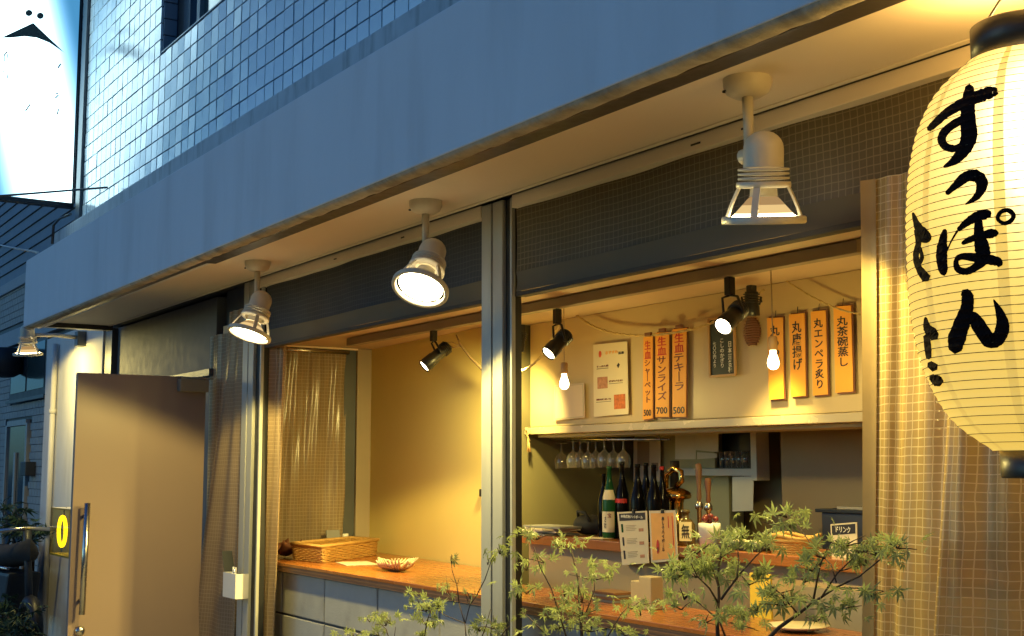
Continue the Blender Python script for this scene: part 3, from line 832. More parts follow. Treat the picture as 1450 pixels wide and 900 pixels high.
# rope tassel at the cupboard corner
tz = at(748, 612, Y=3.69)
t = thing('rope_tassel', 'small straw rope tassel tied at the cupboard left corner', 'tassel', tz)
MB().tube([tz+Vector((-.02, 0, .0)), tz+Vector((.0, -.012, .016)), tz+Vector((.022, 0, .0)), tz+Vector((.004, -.01, -.012)), tz+Vector((.014, 0, -.045))], .005, 6).build('knot', K['rope'], t)
mb = MB()
for k in range(7):
    mb.tube([tz+Vector((.0, 0, -.03)), tz+Vector((random.uniform(-.012, .012), random.uniform(-.01, .01), -.085-random.uniform(0, .02)))], [.006, .003], 5)
mb.build('tassel_end', K['wood'], t)

# ================================================================== WINE GLASSES
gx = [(795, 663), (812, 662), (822, 661), (833, 663), (844, 662), (856, 661), (869, 662), (883, 662)]
ORD = ['leftmost', 'second from the left', 'third from the left', 'fourth from the left', 'fifth from the left', 'third from the right', 'second from the right', 'rightmost']
rk = thing('glass_rack', 'thin metal rack under the kitchen cupboard holding the wine glasses', 'rack', at(830, 618, Y=3.86))
mb = MB(); ra, rb = at(785, 622, Y=3.86), at(942, 622, Y=3.86)
for dy in (-.03, .03): mb.tube([ra+Vector((0, dy, 0)), rb+Vector((0, dy, 0))], .004, 6)
mb.build('rack_rail', K['steel'], rk)
mb = MB()
for f in (.05, .5, .95):
    p = ra.lerp(rb, f); mb.tube([p, Vector((p.x, p.y, 1.70))], .003, 6)
mb.build('rack_hanger', K['steel'], rk)
gm = None
for i, (x, y) in enumerate(gx):
    p = at(x, y, Y=3.86+.03*(-1)**i)
    if gm is None:
        prof = [(.030, 0), (.034, .02), (.034, .045), (.026, .066), (.010, .080), (.004, .088), (.0035, .125), (.008, .131), (.032, .134)]
        mb = MB().lathe(prof, None, 20); gm = bpy.data.meshes.new('wine_glass'); mb.bm.to_mesh(gm); mb.bm.free(); gm.materials.append(K['wineglass'])
    o = link(bpy.data.objects.new('wine_glass', gm)); o.location = p; o.rotation_euler.z = i
    tag(o, f'clear wine glass hanging upside down in the rack, {ORD[i]} of the row', 'wine glass', 'wine glasses hanging under the cupboard')

# ================================================================== ON THE BAR
def bottle(x, Y, h, r, m, label, neck=None, parts=()):
    p = at(x, 700, Y=Y); p.z = BZ
    t = thing('sake_bottle', label, 'bottle', p, 'bottles standing on the bar')
    prof = [(0, 0), (r*.95, 0), (r, .008), (r, h*.52), (r*.93, h*.58), (r*.55, h*.72), (r*.34, h*.82), (r*.31, h*.95), (r*.36, h*.955), (r*.36, h), (0, h)]
    MB().lathe(prof, Matrix.Translation(p), 24).build('glass_body', m, t)
    for (z0, z1, mm, k, nm) in parts:
        pr = []
        for s in range(5):
            z = z0+(z1-z0)*s/4; rr = r
            for (r0, a0), (r1, a1) in zip(prof, prof[1:]):
                if a0 <= z <= a1 and a1 > a0: rr = r0+(r1-r0)*(z-a0)/(a1-a0)
            pr.append((rr+.0012, z))
        mbp = MB(); n = 14
        rings = [[mbp.bm.verts.new(p+Vector((math.cos(R(-55+k)+R(110)*(j/n-.5))*r_, math.sin(R(-55+k)+R(110)*(j/n-.5))*r_, z_))) for j in range(n+1)] for r_, z_ in pr]
        for a_, b_ in zip(rings, rings[1:]):
            for j in range(n): mbp.bm.faces.new([a_[j], a_[j+1], b_[j+1], b_[j]])
        mbp.build(nm, mm, t)
    return t, p
g, p = bottle(863, 3.64, .335, .035, K['greenglass'], 'green sake bottle with cream labels, leftmost on the bar', parts=((.03, .125, K['label'], 0, 'front_label'), (.18, .225, K['label'], 10, 'shoulder_label')))
ZR = Matrix.Rotation(R(40), 3, 'Z') @ Matrix.Rotation(R(90), 3, 'X')
lettering('宝', p+Vector((.037*math.cos(R(-40)), .037*math.sin(R(-40)), .108)), .02, K['darkred'], g, rot=ZR, width=.018, height=.02)
lettering('さ\nけ', p+Vector((.037*math.cos(R(-72)), .037*math.sin(R(-72)), .075)), .02, K['ink'], g, rot=Matrix.Rotation(R(18), 3, 'Z') @ Matrix.Rotation(R(90), 3, 'X'), width=.011, height=.055)
bottle(855, 3.70, .30, .03, K['darkglass'], 'dark slim bottle half hidden behind the green bottle')
bottle(881, 3.68, .355, .034, K['darkglass'], 'black bottle with a slanting red label, right of the green bottle', parts=((.165, .185, K['redink'], 0, 'red_label'),))
bottle(903, 3.64, .345, .036, K['darkglass'], 'plain black bottle above the left menu card')
bottle(915, 3.72, .35, .034, K['darkglass'], 'plain black bottle standing furthest back above the menu cards')
bottle(926, 3.64, .342, .036, K['darkglass'], 'plain black bottle above the right menu card')
bottle(938, 3.70, .335, .03, K['darkglass'], 'slim black bottle with red cap next to the brass tower', parts=((.318, .334, K['redink'], 0, 'cap_foil'),))
# cards hung over the bar edge
HY = 3.495
t, P, c = card('menu_card', 'cream laminated menu card with a black header hung on the bar', 'menu card', ((874, 725), (916, 723), (919, 797), (881, 800)), HY, K['paper'], .002, 'menu cards hung on the bar')
w = (P[1]-P[0]).length; h = P[0].z-P[3].z
patch(.06, .94, .03, .17, K['ink'], 'header_band', t, P)
lettering('本格焼酎ハイボール', on(P, .5, .10)+Vector((0, -.003, 0)), .02, K['chalk'], t, width=w*.74, height=h*.06)
for k in range(3):
    v = .26+.25*k
    patch(.10, .16, v-.03, v+.13, K['greenglass'] if k == 0 else K['ink'], 'printed_bottle', t, P)
    for j in range(4): patch(.26, .62-.05*(j % 2), v+.0+.03*j, v+.012+.03*j, K['faint'], 'printed_line', t, P)
    patch(.70, .86, v+.07, v+.13, photo2, 'printed_picture', t, P)
MB().prism([P[0]+Vector((-.004, .003, 0)), P[3]+Vector((.0, .004, .0)), P[3]+Vector((-.05, .05, -.004)), P[0]+Vector((-.01, .05, 0))], (0, .001, 0)).build('folded_side', K['paperdim'], t)
t, P, c = card('menu_card', 'orange printed menu card with a red bottle drawing hung on the bar', 'menu card', ((919, 723), (956, 722), (960, 793), (922, 797)), HY, K['paper'], .002, 'menu cards hung on the bar')
w = (P[1]-P[0]).length; h = P[0].z-P[3].z
patch(.07, .93, .05, .95, mat('orange_print', (.80, .40, .10), .5, var=.15, scale=20), 'printed_field', t, P)
lettering('赤\nし\nそ\nハ\nイ\nボ\n｜\nル', on(P, .52, .46)+Vector((0, -.003, 0)), .02, K['ink'], t, width=w*.10, height=h*.66)
for u in (.72, .87): patch(u, u+.025, .12, .70 if u > .8 else .35, K['redink'], 'printed_line', t, P, .0022)
pb = on(P, .30, .70)
MB().lathe([(0, 0), (.0095, 0)], Matrix.Translation(pb+Vector((0, -.003, 0))) @ Matrix.Rotation(R(90), 4, 'X') @ Matrix.Diagonal((1, 3.2, 1, 1)), 16).build('printed_bottle', K['redink'], t)
MB().lathe([(0, 0), (.007, 0)], Matrix.Translation(pb+Vector((0, -.0036, -.012))) @ Matrix.Rotation(R(90), 4, 'X') @ Matrix.Diagonal((1, 1.6, 1, 1)), 14).build('printed_label', K['darkred'], t)
for x in (897, 938):
    p = at(x, 722.5, Y=HY-.003)
    o = MB().box(p.x-.008, p.x+.008, p.y-.004, 3.505, p.z-.012, p.z+.004).build('binder_clip', K['blackmetal'], None, .002)
    tag(o, 'black clip holding the %s menu card to the bar' % ('cream' if x < 910 else 'orange'), 'clip', 'clips on the menu cards')
# black bag, magazines
pbg = at(835, 745, Y=3.74); pbg.z = BZ
def blob(u, v):
    a_ = 2*math.pi*u; e = math.pi*(v-.5)
    r_ = 1+.15*math.sin(3*a_+1)*math.cos(e)+.1*math.sin(5*a_)*math.cos(e)
    return pbg+Vector((.085*math.cos(a_)*math.cos(e)*r_, .06*math.sin(a_)*math.cos(e)*r_, .05+.048*math.sin(e)*r_))
t = thing('cloth_bundle', 'crumpled black cloth bag lying on the left end of the bar', 'bag', pbg)
MB().sheet(blob, 24, 12).build('bag_body', K['cloth'], t)
MB().tube([pbg+Vector((-.05, -.03, .07)), pbg+Vector((-.03, -.05, .115)), pbg+Vector((.03, -.05, .11)), pbg+Vector((.05, -.03, .06))], .008, 6).build('bag_strap', K['cloth'], t)
mags = [(.0, .30, .20, K['greycard'], 'grey'), (.012, .28, .19, K['paper'], 'white'), (.022, .26, .2, K['label'], 'cream'), (.033, .29, .17, K['greycard'], 'dark')]
pm = at(780, 765, Y=3.62); pm.z = BZ
for i, (dz, w_, d_, m_, nm) in enumerate(mags):
    rz = Matrix.Rotation(R((-6, 9, -14, 4)[i]), 4, 'Z')
    o = MB().box(-w_/2, w_/2, -d_/2, d_/2, 0, .009, Matrix.Translation(pm+Vector((.02*i-.03, 0, dz+.0005*i))) @ rz).build('magazine', m_, None, .001)
    tag(o, f'{nm} thin magazine, {("bottom", "second", "third", "topmost")[i]} of the pile on the bar left end', 'magazine', 'magazines piled on the bar')
o = MB().box(-.07, .07, -.05, .05, 0, .003, Matrix.Translation(at(845, 762, Y=3.58)*1.0) @ Matrix.Rotation(.3, 4, 'Z')); 
o = o.build('paper_sheet', K['paper'], None); o.location.z = BZ-at(845, 762, Y=3.58).z+.001; tag(o, 'loose white paper sheet lying left of the green bottle', 'paper')
# brass beer tower
bt = at(958, 700, Y=3.78); bt.z = BZ
t = thing('beer_tower', 'polished brass beer tower with a domed top behind the menu cards', 'beer tower', bt)
MB().lathe([(.06, 0), (.06, .012), (.035, .02), (.032, .17), (.036, .185), (.065, .19), (.07, .20), (.066, .215), (.04, .232), (.015, .24), (0, .241)], Matrix.Translation(bt), 28).build('brass_column', K['brass'], t)
MB().tube([bt+Vector((-.05, -.02, .24)), bt+Vector((-.02, -.04, .30)), bt+Vector((.02, -.03, .325)), bt+Vector((.055, -.02, .31)), bt+Vector((.06, -.02, .27)), bt+Vector((.03, -.02, .25))], .014, 10).build('brass_arm', K['brass'], t)
MB().tube([bt+Vector((-.01, 0, .24)), bt+Vector((-.01, 0, .36))], .022, 12).build('dark_neck', K['blackmetal'], t)
# tap handles
for i, (x, y0, y1, m_, nm) in enumerate(((990, 655, 710, K['ply'], 'brown wooden'), (1003, 676, 712, K['strip_back'], 'short dark wooden'))):
    a_, b_ = at(x, y0, Y=3.72), at(x, y1, Y=3.72)
    t = thing('beer_tap', f'{nm} beer tap handle right of the brass tower', 'beer tap', (a_.x, 3.72, BZ), 'beer taps')
    L = a_.z-b_.z
    MB().lathe([(0, L), (.012, L*.97), (.015, L*.8), (.009, L*.35), (.011, L*.1), (.007, 0)], Matrix.Translation(b_), 14).build('tap_handle', m_, t)
    MB().lathe([(.01, 0), (.018, -.012), (.018, -.03), (.01, -.035), (.01, BZ-b_.z)], Matrix.Translation(b_), 14).build('tap_body', K['steel'], t)
# jars, labelled bottle, white pot
pj = at(971, 760, Y=3.60); pj.z = BZ
t = thing('labelled_jar', 'squat clear bottle with a white label written in black brush script', 'bottle', pj)
MB().lathe([(0, .002), (.04, 0), (.042, .01), (.042, .085), (.03, .105), (.015, .115), (.015, .135), (.02, .136), (.02, .15), (0, .151)], Matrix.Translation(pj), 20).build('jar_glass', mat('amber_glass', (.10, .07, .03), .1, var=.3, coat=.6), t)
JR = Matrix.Rotation(R(48), 3, 'Z')
Pl = [pj+JR @ Vector((sx*.026, -.0465, z_)) for sx, z_ in ((-1, .10), (1, .10), (1, .02), (-1, .02))]
MB().prism(Pl, JR @ Vector((0, .001, 0))).build('jar_label', K['paper'], t)
lettering('無', pj+JR @ Vector((0, -.048, .06)), .03, K['ink'], t, rot=JR @ Matrix.Rotation(R(90), 3, 'X'), width=.034, height=.06)
pp = at(1005, 772, Y=3.58); pp.z = BZ
t = thing('spoon_pot', 'white pot full of dark red round things beside the jar', 'pot', pp)
MB().lathe([(0, .002), (.040, 0), (.046, .08), (.046, .10), (.042, .10), (.038, .02), (0, .015)], Matrix.Translation(pp), 20).build('pot_body', K['white'], t)
dr = mat('dark_red_fruit', (.14, .02, .025), .35, var=.3)
for k in range(9):
    a_ = k*2.4; q = pp+Vector((.024*math.cos(a_)*(k % 3)/1.6, .024*math.sin(a_)*(k % 3)/1.6, .105+.013*(k % 2)+.006*(k % 3)))
    MB().lathe([(0, -.013), (.009, -.009), (.013, 0), (.009, .009), (0, .013)], Matrix.Translation(q), 8).build('fruit', dr, t)
# black tray and basket on the bar, right half
q = at(1062, 773, Y=3.62); q.z = BZ
t = thing('serving_tray', 'flat black tray with white dishes on the bar left of the woven basket', 'tray', q)
MB().box(q.x-.15, q.x+.12, q.y-.08, q.y+.08, BZ+.0005, BZ+.018).build('tray_base', K['blackmetal'], t, .004)
for dx in (-.08, .0, .07):
    MB().lathe([(0, .020), (.03, .020), (.045, .034), (.043, .036), (.028, .024), (0, .023)], Matrix.Translation(Vector((q.x+dx, q.y, BZ))), 16).build('dish', K['paper'], t)
def weave_basket(t, c, rx, ry, h, m, rows, n=40):
    mb = MB()
    for r in range(rows):
        f = r/(rows-1); z = h*f; s = .86+.14*f
        pts = [c+Vector((rx*s*math.cos(a_), ry*s*math.sin(a_), z+.0035*math.sin(a_*n/2+math.pi*r))) for a_ in [2*math.pi*k/n for k in range(n+1)]]
        mb.tube(pts, h/rows*.62, 5)
    mb.build('woven_side', m, t)
    MB().lathe([(0, .003), (rx*.86, .003)], Matrix.Translation(c) @ Matrix.Diagonal((1, ry/rx, 1, 1)), 24).build('basket_base', m, t)
    MB().tube([c+Vector((rx*1.02*math.cos(a_), ry*1.02*math.sin(a_), h+.004)) for a_ in [2*math.pi*k/32 for k in range(33)]], .008, 6).build('rim', m, t)
q = at(1125, 783, Y=3.62); q.z = BZ+.001
t = thing('round_basket', 'round golden woven basket on the bar right half', 'basket', q)
weave_basket(t, q, .105, .09, .045, K['straw'], 6)
MB().tube([q+Vector((.105*math.cos(a_), .09*math.sin(a_), .062+.008*math.sin(3*a_))) for a_ in [2*math.pi*k/24 for k in range(25)]], .010, 6).build('loose_coil', K['straw'], t)
# menu stand right
t, P, c = card('menu_stand', 'small standing menu with a black header at the bar right end', 'menu stand', ((1176, 742), (1213, 739), (1214, 792), (1178, 795)), 3.60, K['paper'], .004)
patch(.05, .95, .04, .30, K['ink'], 'header_band', t, P)
lettering('ドリンク', on(P, .5, .17)+Vector((0, -.003, 0)), .02, K['chalk'], t, width=.07, height=.022)
# kitchen: till counter, shelf, papers, calendar
o = thing('kitchen_cabinet', 'dark low kitchen cabinet at the right with papers on its top', 'cabinet', at(1195, 790, Y=4.2))
ka, kb = at(1163, 720, Y=4.15), at(1230, 720, Y=4.15)
MB().box(ka.x, kb.x+.6, 4.15, 4.33, 0, ka.z-.016).build('cabinet_body', K['aludark'], o, .004)
MB().box(ka.x-.02, kb.x+.6, 4.13, 4.34, ka.z-.015, ka.z).build('cabinet_top', K['nframe'], o, .003)
MB().box(ka.x+.08, ka.x+.34, 4.16, 4.3, ka.z+.001, ka.z+.012).build('paper_stack', K['paper'], o)
KP = KY-.004
def kpaper(label, corners, Y=KP, m=None):
    t, P, c = card('pinned_paper', label, 'paper', corners, Y, m or K['paperdim'], .002, 'papers pinned in the kitchen')
    return t, P
t, P = kpaper('certificate in a pale sheet on the wall behind the bottles', ((897, 622), (935, 622), (935, 682), (897, 682)), KP-.02)
patch(.15, .60, .05, .62, K['faint'], 'printed_panel', t, P); patch(.68, .92, .55, .75, K['faint'], 'printed_stamp', t, P)
kpaper('large note sheet pinned above the shelf, left of the overlapping one', ((956, 612), (985, 612), (985, 650), (956, 650)), 4.362)
kpaper('tilted note sheet overlapping another above the kitchen shelf', ((986, 612), (1017, 613), (1017, 640), (985, 637)), 4.352)
kpaper('long blank note hanging below the kitchen shelf', ((1037, 675), (1067, 674), (1066, 723), (1037, 724)), 4.362)
kpaper('pale sheet beneath the overlapping notes above the shelf', ((987, 640), (1015, 642), (1015, 648), (987, 650)), 4.366)
sa, sb = at(958, 668, Y=4.36), at(1066, 668, Y=4.36)
t = thing('kitchen_shelf', 'pale kitchen shelf unit with glasses under the note sheets', 'shelf', sa)
MB().box(sa.x, sb.x, 4.36, 4.44, sa.z-.018, sa.z+.018).build('shelf_board', K['paperdim'], t, .003)
MB().box(sb.x-.005, sb.x+.035, 4.352, 4.44, sa.z-.04, 1.74).build('shelf_side', K['paperdim'], t, .003)
sc_ = at(1018, 640, Y=4.4)
MB().box(sc_.x, sb.x-.006, 4.425, 4.44, sa.z+.02, 1.74).build('shelf_back', K['blackmetal'], t)
MB().box(sa.x, sc_.x-.002, 4.372, 4.39, sa.z+.019, 1.74).build('shelf_panel', K['olive'], t)
gl = None
for i in range(5):
    q = at(1026+8*i, 652, Y=4.385); q.z = sa.z+.0185
    if gl is None:
        mb = MB().lathe([(0, .002), (.024, 0), (.030, .085), (.028, .085), (.022, .006), (0, .006)], None, 14); gl = bpy.data.meshes.new('tumbler'); mb.bm.to_mesh(gl); mb.bm.free(); gl.materials.append(K['wineglass'])
    o = link(bpy.data.objects.new('tumbler', gl)); o.location = q
    tag(o, f'clear tumbler on the dark kitchen shelf, {("leftmost", "second from the left", "middle", "second from the right", "rightmost")[i]} of five', 'tumbler', 'tumblers on the kitchen shelf')
# lower goods behind the maples
q = at(1078, 850, Y=3.42)
o = MB().box(q.x-.05, q.x+.06, 3.41, 3.42, q.z-.10, q.z+.10).build('yellow_notice', mat('yellow_card', (.80, .52, .05), .5, var=.1), None, .001)
tag(o, 'bright yellow notice card leaning behind the maple leaves', 'notice')
for i, (x, y, h_) in enumerate(((910, 838, .10), (922, 836, .12))):
    q = at(x, y, Y=3.05); q.z = 1.0205
    o = MB().box(q.x-.035, q.x+.035, q.y-.03, q.y+.03, q.z, q.z+h_).build('wooden_block', K['pillar'], None, .004)
    tag(o, ('shorter' if i == 0 else 'taller')+' wooden napkin block on the window counter behind the maples', 'block', 'wooden blocks on the counter')
q = at(868, 842, Y=3.1); q.z = 1.0205
t = thing('book_stack', 'little stack of dark folders on the counter behind the left maple', 'folders', q)
for k in range(4): MB().box(q.x-.07, q.x+.07, q.y-.05, q.y+.05, q.z+.010*k+.0005, q.z+.010*k+.009, None).build('folder', K['ply'] if k % 2 else K['greycard'], t)
q = at(1130, 878, Y=3.05); q.z = 1.0205
o = MB().lathe([(0, .004), (.05, .002), (.10, .016), (.10, .019), (.05, .007), (0, .008)], Matrix.Translation(q), 28).build('white_plate', K['paper'], None)
tag(o, 'white plate lying on the window counter behind the right maple', 'plate')

# ================================================================== ON THE WINDOW COUNTER, LEFT
CT = 1.0205
a0, a1 = at(418, 795, Z=CT), at(534, 783, Z=CT)
fb = thing('flat_basket', 'shallow rectangular woven bamboo basket on the counter', 'basket', (a0+a1)/2)
# basket footprint on the counter, four corners
F4 = [Vector((-6.74, 2.945, CT)), Vector((-6.43, 2.98, CT)), Vector((-6.80, 3.50, CT)), Vector((-7.08, 3.47, CT))]
cF = sum(F4, Vector())/4
mb = MB(); rows = 9; hb = .088
for r in range(rows):
    s = 1+.04*r/rows; z = CT+.005+hb*r/rows
    pts = []
    for i in range(4):
        for k in range(10):
            p = F4[i].lerp(F4[(i+1) % 4], k/10); p = cF+(p-cF)*s; p.z = z+.002*(-1)**(k+r); pts.append(p)
    pts.append(pts[0].copy())
    mb.tube(pts, .0065, 5)
mb.build('woven_side', K['straw'], fb)
rim = [cF+(p-cF)*1.06 for p in F4]; 
for p in rim: p.z = CT+hb+.004
MB().tube(rim+[rim[0]], .010, 6).build('rim', K['straw'], fb)
bp_ = [p.copy() for p in F4]
for p in bp_: p.z = CT+.003
MB().prism(bp_, (0, 0, .004)).build('basket_base', K['straw'], fb)
# small leaf-shaped tray left of it
q = at(404, 789, Z=CT)
o = MB().sheet(lambda u, v: Vector((q.x-.10+.2*u, q.y-.06+.12*v, CT+.006+.07*(2*abs(u-.5))**2+.03*(2*abs(v-.5))**2)), 12, 8).build('leaf_tray', K['strip_back'], None)
md = o.modifiers.new('thickness', 'SOLIDIFY'); md.thickness = .005
tag(o, 'dark curved wooden tray behind the flat basket', 'tray')
# phone holder / small bottles in the corner
q = at(474, 757, X=-7.12); q.z = CT
t = thing('card_stand', 'dark tilted card on a little stand before the side curtain', 'stand', q)
Mq = Matrix.Translation(q+Vector((0, 0, .012))) @ Matrix.Rotation(R(-14), 4, 'Y')
MB().box(-.006, .006, -.045, .045, 0, .13, Mq).build('card', K['greycard'], t, .002)
MB().box(q.x-.03, q.x+.03, q.y-.04, q.y+.04, CT+.0005, CT+.012).build('stand_foot', K['blackmetal'], t, .002)
for i, (x, y, h_, r_, m_, m2, lab) in enumerate(((489, 768, .10, .022, K['blackmetal'], K['white'], 'dark little bottle with a white cap in the counter corner'), (494, 768, .075, .018, mat('yellow_green_bottle', (.40, .36, .03), .3, var=.1), K['blackmetal'], 'small yellow bottle with dark cap in the counter corner'))):
    q = at(x, y, X=-7.13+.02*i); q.z = CT
    t = thing('small_bottle', lab, 'bottle', q, 'small bottles in the counter corner')
    MB().lathe([(0, .001), (r_, 0), (r_, h_*.7), (r_*.8, h_*.78), (0, h_*.78)], Matrix.Translation(q), 14).build('bottle_body', m_, t)
    MB().lathe([(r_*.85, h_*.79), (r_*.85, h_*1.15), (0, h_*1.15)], Matrix.Translation(q), 14).build('bottle_cap', m2, t)
# paper and slatted dish
q = at(500, 797, Z=CT)
o = MB().box(-.13, .13, -.09, .09, 0, .002, Matrix.Translation(q+Vector((.05, .0, .0008))) @ Matrix.Rotation(R(-12), 4, 'Z')).build('paper_mat', K['paper'], None)
tag(o, 'printed paper sheet lying between the basket and the slatted dish', 'paper')
q = at(557, 808, Z=CT)
t = thing('slatted_dish', 'pale boat shaped dish of pointed bamboo slats on the counter', 'dish', q)
ua = (at(590, 806, Z=CT)-at(524, 798, Z=CT)).normalized(); va = Vector((-ua.y, ua.x, 0))
for j in range(2):
    for k in range(9):
        f = (k-4)/4.5
        s = 1 if j else -1
        base = q+ua*(f*.085)+va*s*.012+Vector((0, 0, .006+.004*abs(f)))
        tip = q+ua*(f*.125+.035)+va*s*(.075-.02*abs(f))+Vector((0, 0, .062+.012*f))
        MB().tube([base, base.lerp(tip, .5)+Vector((0, 0, -.010)), tip], [.008, .009, .003], 6).build('slat', K['strawpale'], t)
MB().tube([q-ua*.15+Vector((0, 0, .055)), q-ua*.10+Vector((0, 0, .03)), q+Vector((0, 0, .007)), q+ua*.09+Vector((0, 0, .02)), q+ua*.15+Vector((0, 0, .06))], [.008, .014, .018, .014, .006], 8).build('keel', K['strawpale'], t)
for sgn in (-1, 1):
    MB().tube([q-ua*.14+Vector((0, 0, .052)), q-ua*.05+va*sgn*.05+Vector((0, 0, .035)), q+ua*.06+va*sgn*.05+Vector((0, 0, .035)), q+ua*.13+va*sgn*.02+Vector((0, 0, .05))], .007, 6).build('side_strip', K['strawpale'], t)

# ================================================================== MENU BOX ON THE LEFT POST
P4 = [at(*c, Y=2.60) for c in ((327, 809), (345, 808), (345, 841), (328, 844))]
t = thing('leaflet_box', 'white leaflet box with a card and pens fixed to the left post', 'box', (P4[0].x, 2.60, P4[3].z))
bxx0, bxx1, bz0, bz1 = P4[0].x, P4[1].x, P4[3].z, P4[0].z
MB().box(bxx0, bxx1, 2.555, 2.559, bz0, bz1).box(bxx0, bxx0+.004, 2.5595, 2.631, bz0, bz1).box(bxx1-.004, bxx1, 2.5595, 2.631, bz0, bz1).box(bxx0+.0045, bxx1-.0045, 2.5595, 2.631, bz0, bz0+.004).build('box_body', K['white'], t, .001)
MB().box(bxx0-.0015, bxx0-.0003, 2.57, 2.62, bz0+.02, bz1-.015).build('side_label', K['bluesheet'], t)
Mq = Matrix.Translation(Vector((bxx0+.01, 2.60, bz0+.06))) @ Matrix.Rotation(R(-24), 4, 'Y')
MB().box(-.003, .003, -.03, .03, 0, .20, Mq).build('leaflet', K['nframe'], t, .001)
for k, (dx, dz) in enumerate(((.04, .03), (.055, .02), (.075, .028))):
    MB().tube([Vector((bxx0+dx, 2.60, bz0+.01)), Vector((bxx0+dx+.01, 2.595, bz1+dz))], .006, 6).build('pen', K['white'] if k != 1 else K['steel'], t)

# ================================================================== EXTERIOR FLOOD LAMPS
def flood(base, axis, label, cone=170, drop=.213, offset=(.055, 0, 0), energy=40, arm=None, lit_axis=None):
    base = Vector(base); t = thing('flood_lamp', label, 'lamp', base, 'white caged flood lamps')
    if arm is None:
        MB().lathe([(.0, -.052), (.038, -.050), (.058, -.038), (.066, -.018), (.066, 0)], Matrix.Translation(base), 28).build('ceiling_plate', K['lampwhite'], t)
        MB().lathe([(.0, .004), (.008, .004), (.008, 0)], Matrix.Translation(base+Vector((-.035, -.05, -.036))), 8).build('plate_screw', K['blackmetal'], t)
        joint = base-Vector((0, 0, drop))
        MB().tube([base-Vector((0, 0, .045)), joint], [.0155, .0125], 12).build('stem', K['lampwhite'], t)
    else:
        joint = Vector(arm[-1])
        MB().tube(arm, .016, 10).build('wall_arm', K['lampwhite'], t)
        b0 = Vector(arm[0])
        MB().box(b0.x-.05, b0.x+.05, b0.y-.03, 2.639, b0.z-.07, b0.z+.05).build('wall_bracket', K['aludark'], t, .005)
    ax = Vector(axis).normalized()
    off = Vector(offset)
    MB().tube([joint-off*.45, joint+off*.75], [.021, .021], 12).build('knuckle', K['lampwhite'], t)
    top = joint+off*1.0 - ax*.055
    M4 = Matrix.Translation(top) @ frame(-ax).to_4x4()
    prof = [(0, 0)]+[(.054*math.sin(R(a_)), .05-.05*math.cos(R(a_))) for a_ in (15, 30, 45, 60, 75, 90)]+[(.054, .098)]
    MB().lathe(prof, M4, 28).build('dome_housing', K['lampwhite'], t)
    mb = MB()
    for k in range(3):
        z = .100+k*.012
        mb.lathe([(.050, z), (.068, z+.001), (.069, z+.004), (.068, z+.007), (.050, z+.008)], M4, 28)
    mb.lathe([(.05, .136), (.072, .137), (.073, .143), (.073, .152), (.05, .154)], M4, 28)
    mb.build('cooling_rings', K['lampwhite'], t)
    for k in range(4):
        a_ = R(90*k+20)
        c_, s_ = math.cos(a_), math.sin(a_)
        mb = MB()
        path = [(.070, .150), (.082, .175), (.095, .205), (.104, .232)]
        nn = Vector((-s_, c_, 0))*.009
        for (r0, z0), (r1, z1) in zip(path, path[1:]):
            q0, q1 = Vector((r0*c_, r0*s_, z0)), Vector((r1*c_, r1*s_, z1)); i0, i1 = Vector(((r0-.007)*c_, (r0-.007)*s_, z0)), Vector(((r1-.007)*c_, (r1-.007)*s_, z1))
            v = [mb.bm.verts.new(M4 @ p) for p in (q0-nn, q0+nn, i0+nn, i0-nn, q1-nn, q1+nn, i1+nn, i1-nn)]
            for f in ((0,1,5,4),(1,2,6,5),(2,3,7,6),(3,0,4,7)): mb.bm.faces.new([v[i] for i in f])
        mb.build('cage_rib', K['lampwhite'], t)
    MB().lathe([(.100, .228), (.110, .229), (.113, .233), (.113, .246), (.110, .249), (.101, .249), (.097, .245), (.097, .232), (.100, .228)], M4, 36).build('cage_ring', K['lampwhite'], t)
    MB().lathe([(.036, .150), (.037, .174), (.040, .176)], M4, 28).build('lamp_neck', K['lampwhite'], t)
    rf = MB().lathe([(.036, .176), (.045, .184), (.057, .198), (.068, .210), (.077, .220), (.082, .226)], M4, 28).build('reflector', K['refl0'], t)
    for m_ in ('refl1', 'refl2'): rf.data.materials.append(K[m_])
    for i_, p_ in enumerate(rf.data.polygons): p_.material_index = (0, 0, 1, 1, 2)[min(4, i_//28)]
    MB().lathe([(0, .240), (.06, .239), (.084, .235), (.088, .230), (.082, .2262)], M4, 28).build('lamp_glass', K['floodemit'], t)
    lamp_light('flood_light', 'SPOT', top+ax*.255, energy, WARM2, t, lit_axis or ax, cone, .15, .06)
    return t
FH = Vector((-.835, .55, 0)); IL = Vector((-.55, -.835, 0))
def axis_of(tilt_away, left): return Vector((0, 0, -1))*math.cos(tilt_away) + FH*math.sin(tilt_away) + IL*left
flood((-2.413, 2.361, 2.6), axis_of(R(12), -.02), 'white caged flood lamp nearest the lantern, pointing down', energy=80, cone=148)
flood((-4.277, 2.407, 2.6), axis_of(R(-30), .22), 'white caged flood lamp left of the middle post with its glaring face toward the street', energy=165, cone=160)
flood((-6.033, 2.406, 2.6), axis_of(R(-14), .26), 'white caged flood lamp above the left post, tilted down to the left', energy=135, cone=166)
af = at(113, 478, Y=2.60)
jx = at(45, 474, X=af.x)
flood(jx, axis_of(R(10), 0), lit_axis=Vector((0.1, .55, -1)), label='white caged lamp on a wall arm beyond the canopy end', energy=65, arm=[af, af.lerp(jx, .5)+Vector((0, 0, .01)), jx], offset=(.0, -.035, .03))

